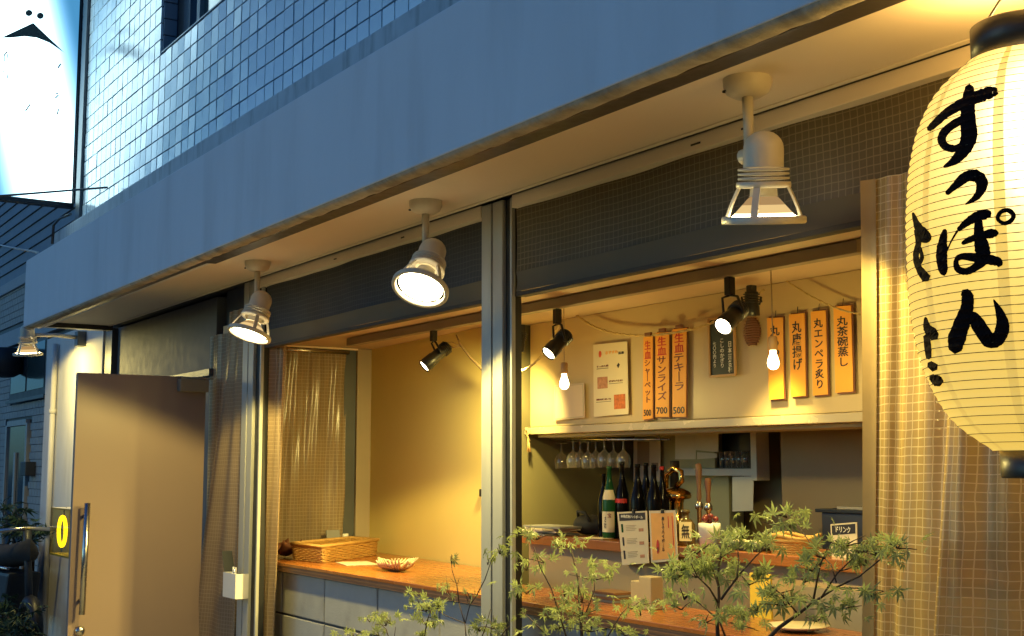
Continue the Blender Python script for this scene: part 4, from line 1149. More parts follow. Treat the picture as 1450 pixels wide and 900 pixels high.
# ================================================================== WALL THINGS AT LEFT
dp = MB(); xa, xb = at(79, 480, Y=2.61), at(79, 880, Y=2.61)
dp.tube([Vector((xa.x, 2.61, 2.6)), Vector((xa.x, 2.61, 0))], .024, 12)
o = dp.build('downpipe', K['pipe'], None); tag(o, 'white downpipe on the plaster wall left of the door', 'downpipe')
for z in (1.0, 2.02): MB().lathe([(.0245, -.02), (.030, -.018), (.030, .018), (.0245, .02)], Matrix.Translation((xa.x, 2.61, z)), 16).build('pipe_bracket', K['pipe'], o)
# neon ring sign, facing the street
NYs = 2.44
pa, pb = at(72, 718, Y=NYs), at(101, 792, Y=NYs)
t = thing('neon_sign', 'clear acrylic box sign with a glowing yellow neon ring', 'sign', ((pa.x+pb.x)/2, NYs, pb.z))
x0, x1, z0, z1 = pa.x, pb.x, pb.z, pa.z
MB().box(x0, x1, NYs, NYs+.005, z0, z1).build('front_plate', K['acrylic'], t)
MB().box(x0, x1, NYs+.14, NYs+.146, z0, z1).build('back_plate', mat('glow_tinted_plate', (.70, .55, .24), .4, var=.1), t)  # pale plate, the neon's yellow glow is put into its colour
MB().box(x0, x1, NYs+.006, NYs+.139, z1-.012, z1).box(x0, x1, NYs+.006, NYs+.139, z0, z0+.012).build('plate_edge', K['pipe'], t)
nc = at(88, 752, Y=NYs+.04)
rr = .105
MB().tube([nc+Vector((rr*math.cos(a_), 0, rr*1.05*math.sin(a_))) for a_ in [2*math.pi*k/36 for k in range(37)]], .015, 10).build('neon_ring', K['neonemit'], t)
MB().tube([nc+Vector((-.02, .02, rr)), nc+Vector((-.05, .02, .15)), nc+Vector((-.02, .03, .18))], .004, 6).build('neon_wire', K['blackmetal'], t)
MB().tube([(x1-.04, NYs+.08, z0), (x1-.04, NYs+.08, 0)], .02, 10).build('support_pole', K['aludark'], t)
# light box sign
SX = -10.2
ls = thing('light_box_sign', 'big glaring white light box sign with a roof mark, projecting from the tile wall', 'sign', (SX, 2.45, 3.65))
sm = bpy.data.materials.new('sign_glow'); sm.use_nodes = True
tt = sm.node_tree; tt.nodes.clear()
tcn = N(tt, 'ShaderNodeNewGeometry'); sp = N(tt, 'ShaderNodeSeparateXYZ'); tt.links.new(tcn.outputs['Position'], sp.inputs[0])
cy = mth(tt, 'ADD', mth(tt, 'MULTIPLY', mth(tt, 'SUBTRACT', sp.outputs[2], 3.7), -.26), 2.335)
dd = mth(tt, 'ABSOLUTE', mth(tt, 'SUBTRACT', sp.outputs[1], cy))
mr = N(tt, 'ShaderNodeMapRange', interpolation_type='SMOOTHSTEP'); mr.inputs[1].default_value = .50; mr.inputs[2].default_value = .14
tt.links.new(dd, mr.inputs[0])
cr = N(tt, 'ShaderNodeMixRGB'); cr.inputs[1].default_value = (.10, .42, .80, 1); cr.inputs[2].default_value = (.62, .92, 1, 1)
tt.links.new(mr.outputs[0], cr.inputs[0])
em = N(tt, 'ShaderNodeEmission'); tt.links.new(cr.outputs[0], em.inputs[0])
tt.links.new(mth(tt, 'ADD', mth(tt, 'MULTIPLY', mr.outputs[0], 3.2), .75), em.inputs[1])
oo = N(tt, 'ShaderNodeOutputMaterial'); tt.links.new(em.outputs[0], oo.inputs[0])
MB().box(SX-.004, SX, 1.25, 2.475, 3.66, 5.9).build('lit_panel', sm, ls)
MB().box(SX-.06, SX-.0045, 1.24, 2.485, 3.655, 5.9).build('sign_case', K['aludark'], ls, .004)
MB().box(SX-.065, SX+.012, 1.23, 2.49, 3.618, 3.654).build('bottom_frame', K['nframe'], ls, .004)
MB().box(SX-.065, SX+.012, 2.4855, 2.50, 3.655, 5.9).build('side_frame', K['aludark'], ls)
def onsign(pts, name, m=None):
    PP = [at(x, y, X=SX+.003) for x, y in pts]
    MB().prism(PP, (-.002, 0, 0)).build(name, m or mark, ls)
mark = mat('sign_mark', (.04, .07, .07), .6, var=.2)
onsign([(2, 53), (47, 32), (91, 74), (70, 60), (52, 53), (35, 51), (15, 53)], 'roof_mark')
for cx, cy_ in ((41, 18), (57, 22)):
    onsign([(cx+5*math.cos(2*math.pi*k/14), cy_+4.6*math.sin(2*math.pi*k/14)) for k in range(14)], 'dot_mark')
fm_ = mat('sign_faint_mark', (.30, .34, .34), .6, var=.2)
for a_, b_ in (((6, 78), (10, 73)), ((6, 78), (6, 87)), ((11, 76), (11, 82)), ((4, 98), (5, 102)), ((10, 104), (11, 111)), ((82, 96), (86, 90)), ((76, 114), (77, 116)), ((79, 133), (83, 131)), ((78, 139), (83, 134)), ((36, 157), (43, 147)), ((81, 162), (83, 154))):
    onsign([(a_[0]-.8, a_[1]-.6), (a_[0]+.8, a_[1]+.6), (b_[0]+.8, b_[1]+.6), (b_[0]-.8, b_[1]-.6)], 'lettering_stroke', fm_)
# stay wires
o = MB().tube([at(-10, 278, Y=1.6), at(152, 265, Y=2.44)], .008, 6).build('stay_wire', K['aludark'], None); tag(o, 'dark stay rod from the ledge to under the light box sign', 'wire')
o = MB().tube([at(-20, 343, Y=2.9), at(53, 357, Y=2.05)], .009, 6).build('overhead_cable', K['pipe'], None); tag(o, 'thin pale cable running left from the canopy end', 'cable')
o = MB().tube([at(74, 345, Y=2.41), at(76, 318, Y=2.41), at(84, 309, Y=2.41), at(100, 303, Y=2.415)], .012, 6).build('ledge_pipe', K['aludark'], None); tag(o, 'short bent conduit at the left end of the wall ledge', 'conduit')

# ================================================================== NEIGHBOUR BUILDING
NY = 2.95
nb = thing('neighbour_building', 'dim neighbouring building with siding above and grey tile below', 'building', (-16, NY, 0))
MB().box(-24, -11.7, NY+.02, NY+4, 0, 7).build('wall_core', K['nframe'], nb)
zz = 3.62
while zz < 6.4:
    MB().prism([(-24, NY+.019, zz), (-24, NY-.012, zz), (-24, NY+.004, zz+.118), (-24, NY+.019, zz+.118)], (12.3, 0, 0)).build('siding_board', K['siding'], nb); zz += .125
MB().box(-24, -11.7, NY-.03, NY+.019, 3.50, 3.615).build('belt_course', K['nband'], nb, .006)
MB().box(-24, -11.7, NY-.05, NY+.019, 2.86, 3.03).build('belt_course', K['nband'], nb, .006)
WZ = [(2.865-.10, 2.27)]
mb = MB()
holes = [(-14.42, -12.72, 2.24, 2.83), (-14.55, -13.5, .2, 2.0)]
z = .0
while z < 3.49:
    z2 = z+.068
    if not (2.79 < z2 and z < 3.035):
        x = -18.0 + (.06 if int(z/.072) % 2 else 0)
        while x < -11.8:
            x2 = x+.118
            if not any(h0-.02 < x2 and x < h1+.02 and a0-.02 < z2 and z < a1+.02 for h0, h1, a0, a1 in holes):
                mb.quad((x, NY, z), (x2, NY, z), (x2, NY, z2), (x, NY, z2))
                mb.quad((x, NY, z2), (x2, NY, z2), (x2, NY+.019, z2), (x, NY+.019, z2))
                mb.quad((x, NY, z), (x, NY+.019, z), (x2, NY+.019, z), (x2, NY, z))
                mb.quad((x2, NY, z), (x2, NY+.019, z), (x2, NY+.019, z2), (x2, NY, z2))
            x += .126
    z += .074
mb.build('wall_tiles', K['nwall'], nb, kind='stuff', fix=False)
wn = bx('window', K['nframe'], nb, -14.40, -12.74, NY-.03, NY+.018, 2.26, 2.84, .004)
MB().box(-14.32, -13.62, NY-.036, NY-.031, 2.33, 2.80).box(-13.54, -12.82, NY-.036, NY-.031, 2.33, 2.80).build('pane', K['npane'], wn)
MB().box(-14.44, -12.70, NY-.06, NY-.031, 2.225, 2.257).build('window_sill', K['aludark'], wn)
dn = bx('door', K['npane'], nb, -14.45, -13.55, NY-.01, NY+.018, .2, 1.98, .004)
MB().box(-14.52, -14.452, NY-.03, NY+.018, .2, 2.0).box(-13.549, -13.48, NY-.03, NY+.018, .2, 2.0).box(-14.45, -13.55, NY-.03, NY+.018, 1.981, 2.04).box(-14.05, -13.97, NY-.03, NY-.011, .2, 1.7).build('door_frame', K['alu'], dn, .003)
o = MB().box(-13.38, -13.15, NY-.10, NY-.001, 1.46, 1.60).build('meter_box', K['nframe'], nb, .006)
MB().lathe([(.0, .0), (.16, 0), (.19, -.05), (.19, -.25), (.1, -.30), (0, -.31)], Matrix.Translation(at(6, 520, Y=NY-.2)) @ Matrix.Translation((0, 0, .2)), 16).build('wall_lantern', K['nframe'], nb)

# ================================================================== PLANTS
def leaf_mesh(size, lobes, m, fold=.25, seed=0):
    rnd = random.Random(seed); bm = bmesh.new()
    c = bm.verts.new((0, 0, 0))
    angs = [(-125, .5), (-82, .78), (-38, .95), (0, 1.05), (38, .95), (82, .78), (125, .5)] if lobes == 7 else [(-75, .65), (-35, .9), (0, 1.05), (35, .9), (75, .65)]
    for a_, l_ in angs:
        a_ = R(a_+rnd.uniform(-5, 5)); l_ *= size*rnd.uniform(.9, 1.08)
        d = Vector((math.sin(a_), math.cos(a_), 0)); n = Vector((math.cos(a_), -math.sin(a_), 0)); w = l_*.125
        dz = Vector((0, 0, -1))
        m1 = bm.verts.new(d*l_*.45+dz*l_*.03); e1 = bm.verts.new(d*l_*.42+n*w-dz*w*fold*2); e2 = bm.verts.new(d*l_*.42-n*w-dz*w*fold*2); tp = bm.verts.new(d*l_+dz*l_*.22)
        for f in ((c, e1, m1), (c, m1, e2), (e1, tp, m1), (m1, tp, e2)): bm.faces.new(f)
    me = bpy.data.meshes.new('leaf'); bm.to_mesh(me); bm.free(); me.materials.append(m); return me
LM = [leaf_mesh(.018+.0034*i, 7, K['leaf'], seed=i) for i in range(5)]
LD = [leaf_mesh(.07+.02*i, 5, K['leafdim'], seed=9+i) for i in range(3)]
def add_leaf(parent, pos, me, out, tilt=.30, sc=1):
    o = link(bpy.data.objects.new('leaf', me)); o.parent = parent
    d = Vector(out); d.z = random.gauss(-.10, .25)
    y = d.normalized()
    up = Vector((random.gauss(0, tilt), random.gauss(0, tilt), 1)).normalized()
    x = y.cross(up).normalized(); z = x.cross(y)
    M3 = Matrix((x, y, z)).transposed()
    o.matrix_local = Matrix.Translation(pos-ORG[parent]) @ M3.to_4x4() @ Matrix.Scale(sc*random.uniform(.8, 1.2), 4)
def plant(label, branches, clusters, Y, spread=.05, group='young maples in front of the window', leaves=None, root=None, lim=300):
    b0 = at(*branches[0][0][0], Y=Y)
    t = thing('maple_tree', label, 'maple', (b0.x, Y, .12), group)
    for pts, r0, r1, dy in branches:
        W_ = [at(x, y, Y=Y+dy*i/(len(pts)-1)) for i, (x, y) in enumerate(pts)]
        n = len(W_)
        MB().tube([w+Vector((random.gauss(0, .002), random.gauss(0, .002), 0)) if 0 < i < n-1 else w for i, w in enumerate(W_)], [.62*(r0+(r1-r0)*i/(n-1)) for i in range(n)], 7).build('trunk' if pts is branches[0][0] else 'branch', K['bark'], t)
    p = at(*branches[0][0][0], Y=Y)
    MB().tube([Vector((p.x+.03, Y, .08)), Vector((p.x+.01, Y, p.z*.5)), p], [branches[0][1]*.8, branches[0][1]*.7, branches[0][1]*.62], 7).build('trunk', K['bark'], t)
    k = 0
    for (x, y, n, sx, sy, dy) in clusters:
        c = at(x, y, Y=Y+dy)
        dpx = (c-EYE).dot(FW)/FPX
        tip = c
        for j in range(int(n*1.08+.5)):
            if k >= lim: break
            off = RT*random.gauss(0, 1.2*sx*dpx)+Vector((0, 0, 1))*random.gauss(0, .62*sy*dpx)+Vector((FW.x, FW.y, 0))*random.gauss(0, sx*dpx*.8)
            pos = c+off
            out = off if off.length > .01 else Vector((random.gauss(0, 1), random.gauss(0, 1), 0))
            out = Vector((out.x+random.gauss(0, .02), out.y+random.gauss(0, .02), 0))
            if out.length < .005: out = Vector((1, 0, 0))
            add_leaf(t, pos, random.choice(leaves or LM), out)
            k += 1
        # petioles and twiglets, one mesh per cluster
        tw_ = MB()
        for j in range(max(2, n//3)):
            e = c+RT*random.gauss(0, sx*dpx*.9)+Vector((0, 0, 1))*random.gauss(0, sy*dpx*.8)
            tw_.tube([c-Vector((0, 0, 8*dpx)), c.lerp(e, .5)-Vector((0, 0, 3*dpx)), e], [.0022, .0015, .0009], 4)
        tw_.build('twigs', K['bark'], t, kind=None)
    return t
def z5(x, y): return (700+x/2.4167, 700+y/2.4167)
plant('slender young maple just right of the middle post',
      [([z5(300, 500), z5(297, 440), z5(290, 380), z5(285, 290), z5(268, 210), z5(256, 160)], .008, .003, .05),
       ([z5(250, 500), z5(215, 390), z5(190, 320), z5(160, 250), z5(135, 180)], .005, .002, -.08),
       ([z5(300, 440), z5(340, 330), z5(345, 250)], .004, .0015, .08),
       ([z5(180, 483), z5(120, 420), z5(90, 400)], .004, .0015, 0),
       ([z5(380, 500), z5(430, 410), z5(470, 370)], .004, .0015, .1)],
      [(*z5(255, 165), 16, 17, 6, .05), (*z5(145, 135), 14, 18, 5, -.08), (*z5(345, 235), 10, 12, 5, .08), (*z5(335, 275), 14, 16, 9, .05), (*z5(110, 320), 12, 14, 7, -.05), (*z5(110, 240), 7, 12, 6, -.08), (*z5(240, 330), 10, 12, 8, 0),
       (*z5(300, 350), 16, 16, 9, .03), (*z5(300, 400), 20, 18, 10, 0), (*z5(180, 395), 12, 18, 8, 0), (*z5(220, 440), 16, 20, 10, .05), (*z5(330, 450), 14, 22, 8, .02), (*z5(460, 375), 16, 20, 7, .1), (*z5(500, 395), 8, 12, 6, .1), (*z5(450, 465), 10, 16, 4, .1), (*z5(170, 215), 6, 12, 4, -.08)], 2.32)
plant('taller maple in the middle, before the white pot',
      [([z5(765, 500), z5(764, 420), z5(765, 350), z5(768, 270), z5(778, 190), z5(795, 150)], .009, .003, .05),
       ([z5(765, 370), z5(735, 320), z5(700, 280), z5(660, 210)], .005, .002, -.08),
       ([z5(775, 360), z5(800, 320), z5(840, 270), z5(900, 210), z5(940, 170)], .006, .002, .08),
       ([z5(795, 500), z5(770, 430), z5(700, 370), z5(630, 330)], .005, .002, -.05),
       ([z5(765, 310), z5(740, 230), z5(720, 195)], .004, .0015, .05),
       ([z5(830, 290), z5(835, 220), z5(830, 170)], .004, .0015, .05)],
      [(*z5(800, 140), 18, 18, 7, .05), (*z5(850, 128), 10, 12, 6, .05), (*z5(690, 185), 16, 18, 8, -.05), (*z5(720, 225), 14, 18, 8, 0), (*z5(640, 240), 14, 16, 7, -.08), (*z5(620, 270), 12, 14, 8, -.08), (*z5(690, 265), 14, 18, 8, -.03), (*z5(760, 270), 10, 14, 8, .03),
       (*z5(650, 340), 14, 18, 7, -.05), (*z5(640, 375), 8, 16, 6, -.05), (*z5(880, 260), 14, 18, 7, .08), (*z5(870, 290), 12, 16, 6, .08), (*z5(835, 165), 12, 14, 7, .05), (*z5(930, 170), 8, 14, 5, .08), (*z5(720, 420), 10, 18, 7, 0), (*z5(840, 430), 12, 18, 8, .05), (*z5(770, 200), 10, 14, 8, .05)], 2.28)
plant('spreading maple at the right, reaching over the curtain',
      [([z5(930, 500), z5(975, 455), z5(1040, 410), z5(1090, 370), z5(1170, 320), z5(1250, 280), z5(1330, 215)], .009, .0025, .05),
       ([z5(1090, 370), z5(1105, 300), z5(1120, 240), z5(1140, 185)], .005, .002, -.05),
       ([z5(1120, 350), z5(1180, 270), z5(1220, 220), z5(1250, 180)], .004, .0015, .08),
       ([z5(1040, 410), z5(980, 340), z5(930, 300)], .004, .0015, -.05),
       ([z5(1170, 320), z5(1260, 320), z5(1330, 330)], .004, .0015, -.05),
       ([z5(1170, 300), z5(1150, 240), z5(1090, 180), z5(1040, 110), z5(1020, 75)], .003, .0012, .1)],
      [(*z5(1000, 60), 14, 22, 3, .1), (*z5(1010, 95), 10, 18, 5, .1), (*z5(1190, 160), 16, 26, 5, .05), (*z5(1240, 180), 14, 22, 6, .08), (*z5(1310, 190), 18, 20, 7, .05), (*z5(1380, 165), 12, 16, 5, .05), (*z5(1130, 200), 12, 16, 7, -.05), (*z5(1090, 245), 12, 16, 8, -.05), (*z5(1060, 280), 10, 14, 6, -.05),
       (*z5(950, 330), 14, 18, 7, -.05), (*z5(990, 360), 12, 16, 7, -.02), (*z5(900, 385), 14, 20, 7, -.05), (*z5(850, 410), 12, 18, 7, -.05), (*z5(1290, 330), 14, 20, 4, -.05), (*z5(1180, 375), 14, 22, 6, 0), (*z5(1100, 415), 10, 20, 6, 0), (*z5(1190, 240), 8, 14, 8, .08), (*z5(1270, 225), 10, 14, 6, .08)], 2.26)
def z7(x, y): return (490+x/5.626, 740+y/5.626)
plant('low maple seedling at the bottom edge, left of the others',
      [([z7(350, 950), z7(320, 850), z7(260, 790)], .004, .002, 0), ([z7(380, 950), z7(395, 830)], .003, .0015, 0), ([z7(60, 950), z7(50, 880)], .003, .0015, 0)],
      [(*z7(190, 745), 8, 9, 3, 0), (*z7(320, 775), 12, 10, 6, 0), (*z7(360, 760), 8, 7, 6, 0), (*z7(60, 880), 14, 9, 5, 0), (*z7(265, 865), 6, 8, 3, 0)], 2.40)
plant('sparse maple shoots before the block wall, left of the middle post',
      [([z7(620, 950), z7(640, 790), z7(670, 700), z7(600, 610), z7(530, 570)], .004, .0015, 0), ([z7(960, 950), z7(945, 800), z7(800, 740), z7(700, 680)], .004, .0015, .05), ([z7(945, 800), z7(945, 730)], .002, .001, 0)],
      [(*z7(640, 660), 14, 11, 5, 0), (*z7(730, 640), 12, 9, 5, .05), (*z7(520, 565), 4, 6, 3, 0), (*z7(590, 610), 6, 7, 3, 0), (*z7(640, 775), 8, 8, 4, 0), (*z7(560, 890), 8, 8, 4, 0), (*z7(690, 790), 4, 6, 3, 0)], 2.38)
plant('bare twiggy maple reaching across the middle post',
      [([z7(1060, 960), z7(1110, 830), z7(1150, 690)], .004, .0015, 0), ([z7(1040, 580), z7(1110, 450), z7(1160, 300), z7(1200, 230)], .0035, .0015, 0), ([z7(900, 640), z7(885, 500), z7(845, 380), z7(830, 265)], .0035, .0015, 0), ([z7(885, 490), z7(905, 440)], .002, .001, 0), ([z7(860, 470), z7(830, 440)], .002, .001, 0), ([z7(815, 560), z7(795, 415)], .002, .001, 0),
       ([z7(870, 640), z7(770, 520), z7(720, 490)], .003, .001, 0), ([z7(980, 650), z7(945, 540), z7(930, 510)], .003, .001, 0), ([z7(1040, 580), z7(985, 660), z7(950, 800)], .0035, .003, 0), ([z7(1140, 960), z7(1160, 830)], .003, .0015, 0), ([z7(900, 640), z7(945, 800)], .0035, .003, 0)],
      [(*z7(1225, 205), 14, 8, 6, 0), (*z7(1130, 290), 5, 5, 4, 0), (*z7(840, 280), 3, 3, 3, 0), (*z7(1060, 820), 12, 8, 8, 0), (*z7(1180, 800), 16, 10, 7, 0), (*z7(1240, 850), 8, 8, 6, 0), (*z7(990, 560), 5, 6, 5, 0), (*z7(760, 500), 5, 7, 5, 0)], 2.42)

# shrub and scooter by the neighbour
t = thing('leafy_shrub', 'dark leafy shrub in front of the neighbour door', 'shrub', (at(25, 770, Y=2.55).x, 2.55, 0))
for k in range(14):
    q = at(random.uniform(0, 48), 775, Y=2.55); tipp = at(random.uniform(-5, 55), random.uniform(715, 752), Y=2.5)
    MB().tube([Vector((q.x, 2.55, .5)), q, tipp], [.02, .012, .004], 5).build('stem', K['bark'], t)
    for j in range(9):
        f = random.uniform(.35, 1.05); add_leaf(t, q.lerp(tipp, f)+Vector((random.gauss(0, .05), random.gauss(0, .05), random.gauss(0, .04))), random.choice(LD), (random.gauss(0, 1), random.gauss(0, 1), 0), .8)
t = thing('ground_shrub', 'low green shrub below the parked scooter', 'shrub', (at(15, 880, Y=2.2).x, 2.2, 0))
for k in range(10):
    q = at(random.uniform(-5, 45), 905, Y=2.2); tipp = at(random.uniform(-8, 46), random.uniform(850, 885), Y=2.15)
    MB().tube([Vector((q.x, 2.2, .2)), q, tipp], [.018, .01, .004], 5).build('stem', K['bark'], t)
    for j in range(14):
        add_leaf(t, q.lerp(tipp, random.uniform(.2, 1.1))+Vector((random.gauss(0, .06), random.gauss(0, .06), random.gauss(0, .05))), random.choice(LD), (random.gauss(0, 1), random.gauss(0, 1), 0), .8)
sc0 = at(20, 800, Y=2.35)
t = thing('parked_scooter', 'dark scooter parked before the neighbour wall, partly cut by the photo edge', 'scooter', (sc0.x, 2.35, 0))
def seatfn(u, v):
    a_ = 2*math.pi*v
    x = sc0.x-.55+1.1*u; w = .17*math.sin(math.pi*min(1, .12+u*.9))**.5
    return Vector((x, 2.35+w*math.cos(a_), sc0.z+.05+.10*math.sin(a_)*(1 if math.sin(a_) > 0 else .9)+.10*u*u))
MB().sheet(seatfn, 20, 14).build('seat', K['cloth'], t)
MB().prism([(sc0.x-.55, 2.22, sc0.z-.40), (sc0.x+.25, 2.22, sc0.z-.40), (sc0.x+.42, 2.22, sc0.z-.03), (sc0.x-.6, 2.22, sc0.z-.06)], (0, .26, 0)).build('body', K['nframe'], t, .03)
MB().tube([(sc0.x-.62, 2.2, sc0.z-.02), (sc0.x+.5, 2.2, sc0.z+.01)], .012, 6).build('side_trim', K['steel'], t)
for dx in (-.55, .65):
    for nm, r_, rad_, m_ in (('tyre', .22, .055, K['black']),):
        MB().tube([Vector((sc0.x+dx+r_*math.cos(a_), 2.35, .275+r_*math.sin(a_))) for a_ in [2*math.pi*k/24 for k in range(25)]], rad_, 8).build('wheel', m_, t)
MB().tube([(sc0.x+.65, 2.35, .30), (sc0.x+.45, 2.35, sc0.z+.18), (sc0.x+.42, 2.35, sc0.z+.30)], .03, 8).build('fork', K['nframe'], t)
MB().tube([(sc0.x+.40, 2.08, sc0.z+.30), (sc0.x+.42, 2.35, sc0.z+.32), (sc0.x+.40, 2.62, sc0.z+.30)], .016, 8).build('handlebar', K['steel'], t)

# ================================================================== PAPER LANTERN
LY_ = 2.30
ax_top, ax_bot = at(1446, 55, Y=LY_), at(1480, 655, Y=LY_)
LX = (ax_top.x+ax_bot.x)/2
sil = [(1378, 86), (1352, 100), (1322, 133), (1302, 180), (1292, 235), (1289, 300), (1291, 370), (1297, 440), (1309, 500), (1326, 548), (1350, 590), (1385, 622), (1421, 638)]
lprof = []
for x, y in sil:
    axx = 1446+(y-55)*.0567
    c = at(axx, y, Y=LY_); dpx = (c-EYE).dot(FW)/FPX
    lprof.append([(axx-x)*dpx, c.z])
# the shoulder is seen from below: lift the top rings a little
def lrad(z):
    if z >= lprof[0][1]: return lprof[0][0]
    for (r0, z0), (r1, z1) in zip(lprof, lprof[1:]):
        if z1 <= z <= z0:
            s = (z-z1)/(z0-z1); return r1+(r0-r1)*s
    return lprof[-1][0]
LC = Vector((LX, LY_, 0))
lan = thing('paper_lantern', 'large glowing white paper lantern with black brush writing hanging from the soffit', 'lantern', (LX, LY_, lprof[-1][1]))
zt, zb = lprof[0][1], lprof[-1][1]
# smooth profile
smooth_p = []
NS = 48*4
for i in range(NS+1):
    z = zt+(zb-zt)*i/NS
    r = sum(lrad(min(zt, max(zb, z+d)))*w_ for d, w_ in ((-.03, .1), (-.015, .2), (0, .4), (.015, .2), (.03, .1)))
    smooth_p.append((r - .0030*math.sin(math.pi*((i % 4)/4)), z))
def lr(z):
    i = (zt-z)/(zt-zb)*NS; i = max(0, min(NS-1, int(i))); return smooth_p[i][0]+.001
lm = bpy.data.materials.new('lit_paper'); lm.use_nodes = True
tt = lm.node_tree; tt.nodes.clear()
ge = N(tt, 'ShaderNodeNewGeometry')
vm = N(tt, 'ShaderNodeVectorMath', operation='SUBTRACT'); tt.links.new(ge.outputs['Position'], vm.inputs[0])
hot = Vector((LX, LY_, 2.17)) - Vector((FW.x, FW.y, 0)).normalized()*.17 + RT*.05
vm.inputs[1].default_value = hot
vl = N(tt, 'ShaderNodeVectorMath', operation='LENGTH'); tt.links.new(vm.outputs[0], vl.inputs[0])
d2 = mth(tt, 'MULTIPLY', vl.outputs['Value'], vl.outputs['Value'])
fall = mth(tt, 'DIVIDE', .0044, mth(tt, 'POWER', mth(tt, 'ADD', d2, .010), 2))
sp = N(tt, 'ShaderNodeSeparateXYZ')
v2 = N(tt, 'ShaderNodeVectorMath', operation='SUBTRACT'); tt.links.new(ge.outputs['Position'], v2.inputs[0]); v2.inputs[1].default_value = LC
tt.links.new(v2.outputs[0], sp.inputs[0])
ang = mth(tt, 'ARCTAN2', sp.outputs[1], sp.outputs[0])
# overlapping paper seams, eight round the lantern
base_ang = math.atan2(-LY_, -LX)
fr = mth(tt, 'FRACT', mth(tt, 'ADD', mth(tt, 'MULTIPLY', mth(tt, 'SUBTRACT', ang, base_ang), 9/(2*math.pi)), 9.8175))
seam = mth(tt, 'LESS_THAN', mth(tt, 'ABSOLUTE', mth(tt, 'SUBTRACT', fr, .5)), .062)
pn = N(tt, 'ShaderNodeTexNoise'); pn.inputs['Scale'].default_value = 70; pn.inputs['Detail'].default_value = 4; tt.links.new(ge.outputs['Position'], pn.inputs['Vector'])
st = mth(tt, 'MULTIPLY', fall, mth(tt, 'ADD', mth(tt, 'MULTIPLY', pn.outputs['Fac'], .24), .88))
st = mth(tt, 'MULTIPLY', st, mth(tt, 'SUBTRACT', 1, mth(tt, 'MULTIPLY', seam, .62)))
st = mth(tt, 'ADD', st, mth(tt, 'SUBTRACT', .80, mth(tt, 'MULTIPLY', seam, .10)))
cm = N(tt, 'ShaderNodeMixRGB'); cm.inputs[1].default_value = (1, .64, .105, 1); cm.inputs[2].default_value = (1, .84, .46, 1)
mr = N(tt, 'ShaderNodeMapRange'); mr.inputs[1].default_value = 1.0; mr.inputs[2].default_value = 3.0; tt.links.new(st, mr.inputs[0]); tt.links.new(mr.outputs[0], cm.inputs[0])
em = N(tt, 'ShaderNodeEmission'); tt.links.new(cm.outputs[0], em.inputs[0]); tt.links.new(st, em.inputs[1])
df = N(tt, 'ShaderNodeBsdfDiffuse'); df.inputs[0].default_value = (.45, .36, .18, 1)
ad = N(tt, 'ShaderNodeAddShader'); tt.links.new(em.outputs[0], ad.inputs[0]); tt.links.new(df.outputs[0], ad.inputs[1])
oo = N(tt, 'ShaderNodeOutputMaterial'); tt.links.new(ad.outputs[0], oo.inputs[0])
mb = MB().lathe([(r, z) for r, z in smooth_p], Matrix.Translation(LC), 72); mb.build('paper_shell', lm, lan)
mb = MB(); wire = mat('rib_wire', (.12, .07, .02), .7, var=.2)
for i in range(0, NS+1, 4):
    r, z = smooth_p[i]
    mb.lathe([(r-.0006, z+.0009), (r+.0010, z), (r-.0006, z-.0009)], Matrix.Translation(LC), 64)
mb.build('rib_wires', wire, lan)
rt_, rb_ = lprof[0][0], lprof[-1][0]
MB().lathe([(rt_*.98, zt-.004), (rt_*1.0, zt-.004), (rt_*1.0, zt+.075), (rt_*.96, zt+.078), (rt_*.95, zt+.0)], Matrix.Translation(LC), 48).build('top_collar', K['blackmetal'], lan)
MB().lathe([(0, zb-.055), (rb_*.98, zb-.055), (rb_*1.0, zb-.05), (rb_*1.0, zb+.004), (rb_*.95, zb+.004)], Matrix.Translation(LC), 48).build('bottom_collar', K['blackmetal'], lan)
lamp_light('lantern_bulb', 'POINT', (LX, LY_, zt+.045), 25, (1.0, .60, .16), lan, size=.075)
mb = MB(); hk = Vector((LX, LY_, 2.6))
for s in (-1, 1):
    d = RT*s*rt_*.8; d.z = 0
    mb.tube([LC+d+Vector((0, 0, zt+.07)), hk+d*.12-Vector((0, 0, .02)), hk], .003, 6)
mb.build('hanging_wire', K['blackmetal'], lan)
def onlan(x, y):
    d = ray(x, y); best = None; bt_ = 1e9
    # march for the front surface of revolution
    t0 = 1.6; pr = None
    for i in range(900):
        s = t0+i*.0018
        p = EYE+d*s; q = p-LC; rr_ = math.hypot(q.x, q.y); g_ = rr_-(lr(p.z) if zb <= p.z <= zt else 0)
        if g_ <= .0012: return p, True
        if g_ < bt_: bt_, best = g_, p
    q = best-LC; sc__ = lr(best.z)/math.hypot(q.x, q.y)
    return Vector((LX+q.x*sc__, LY_+q.y*sc__, best.z)), False
ink = mat('brush_ink', (.014, .006, .005), .8, var=.5, scale=60, spec=.08)
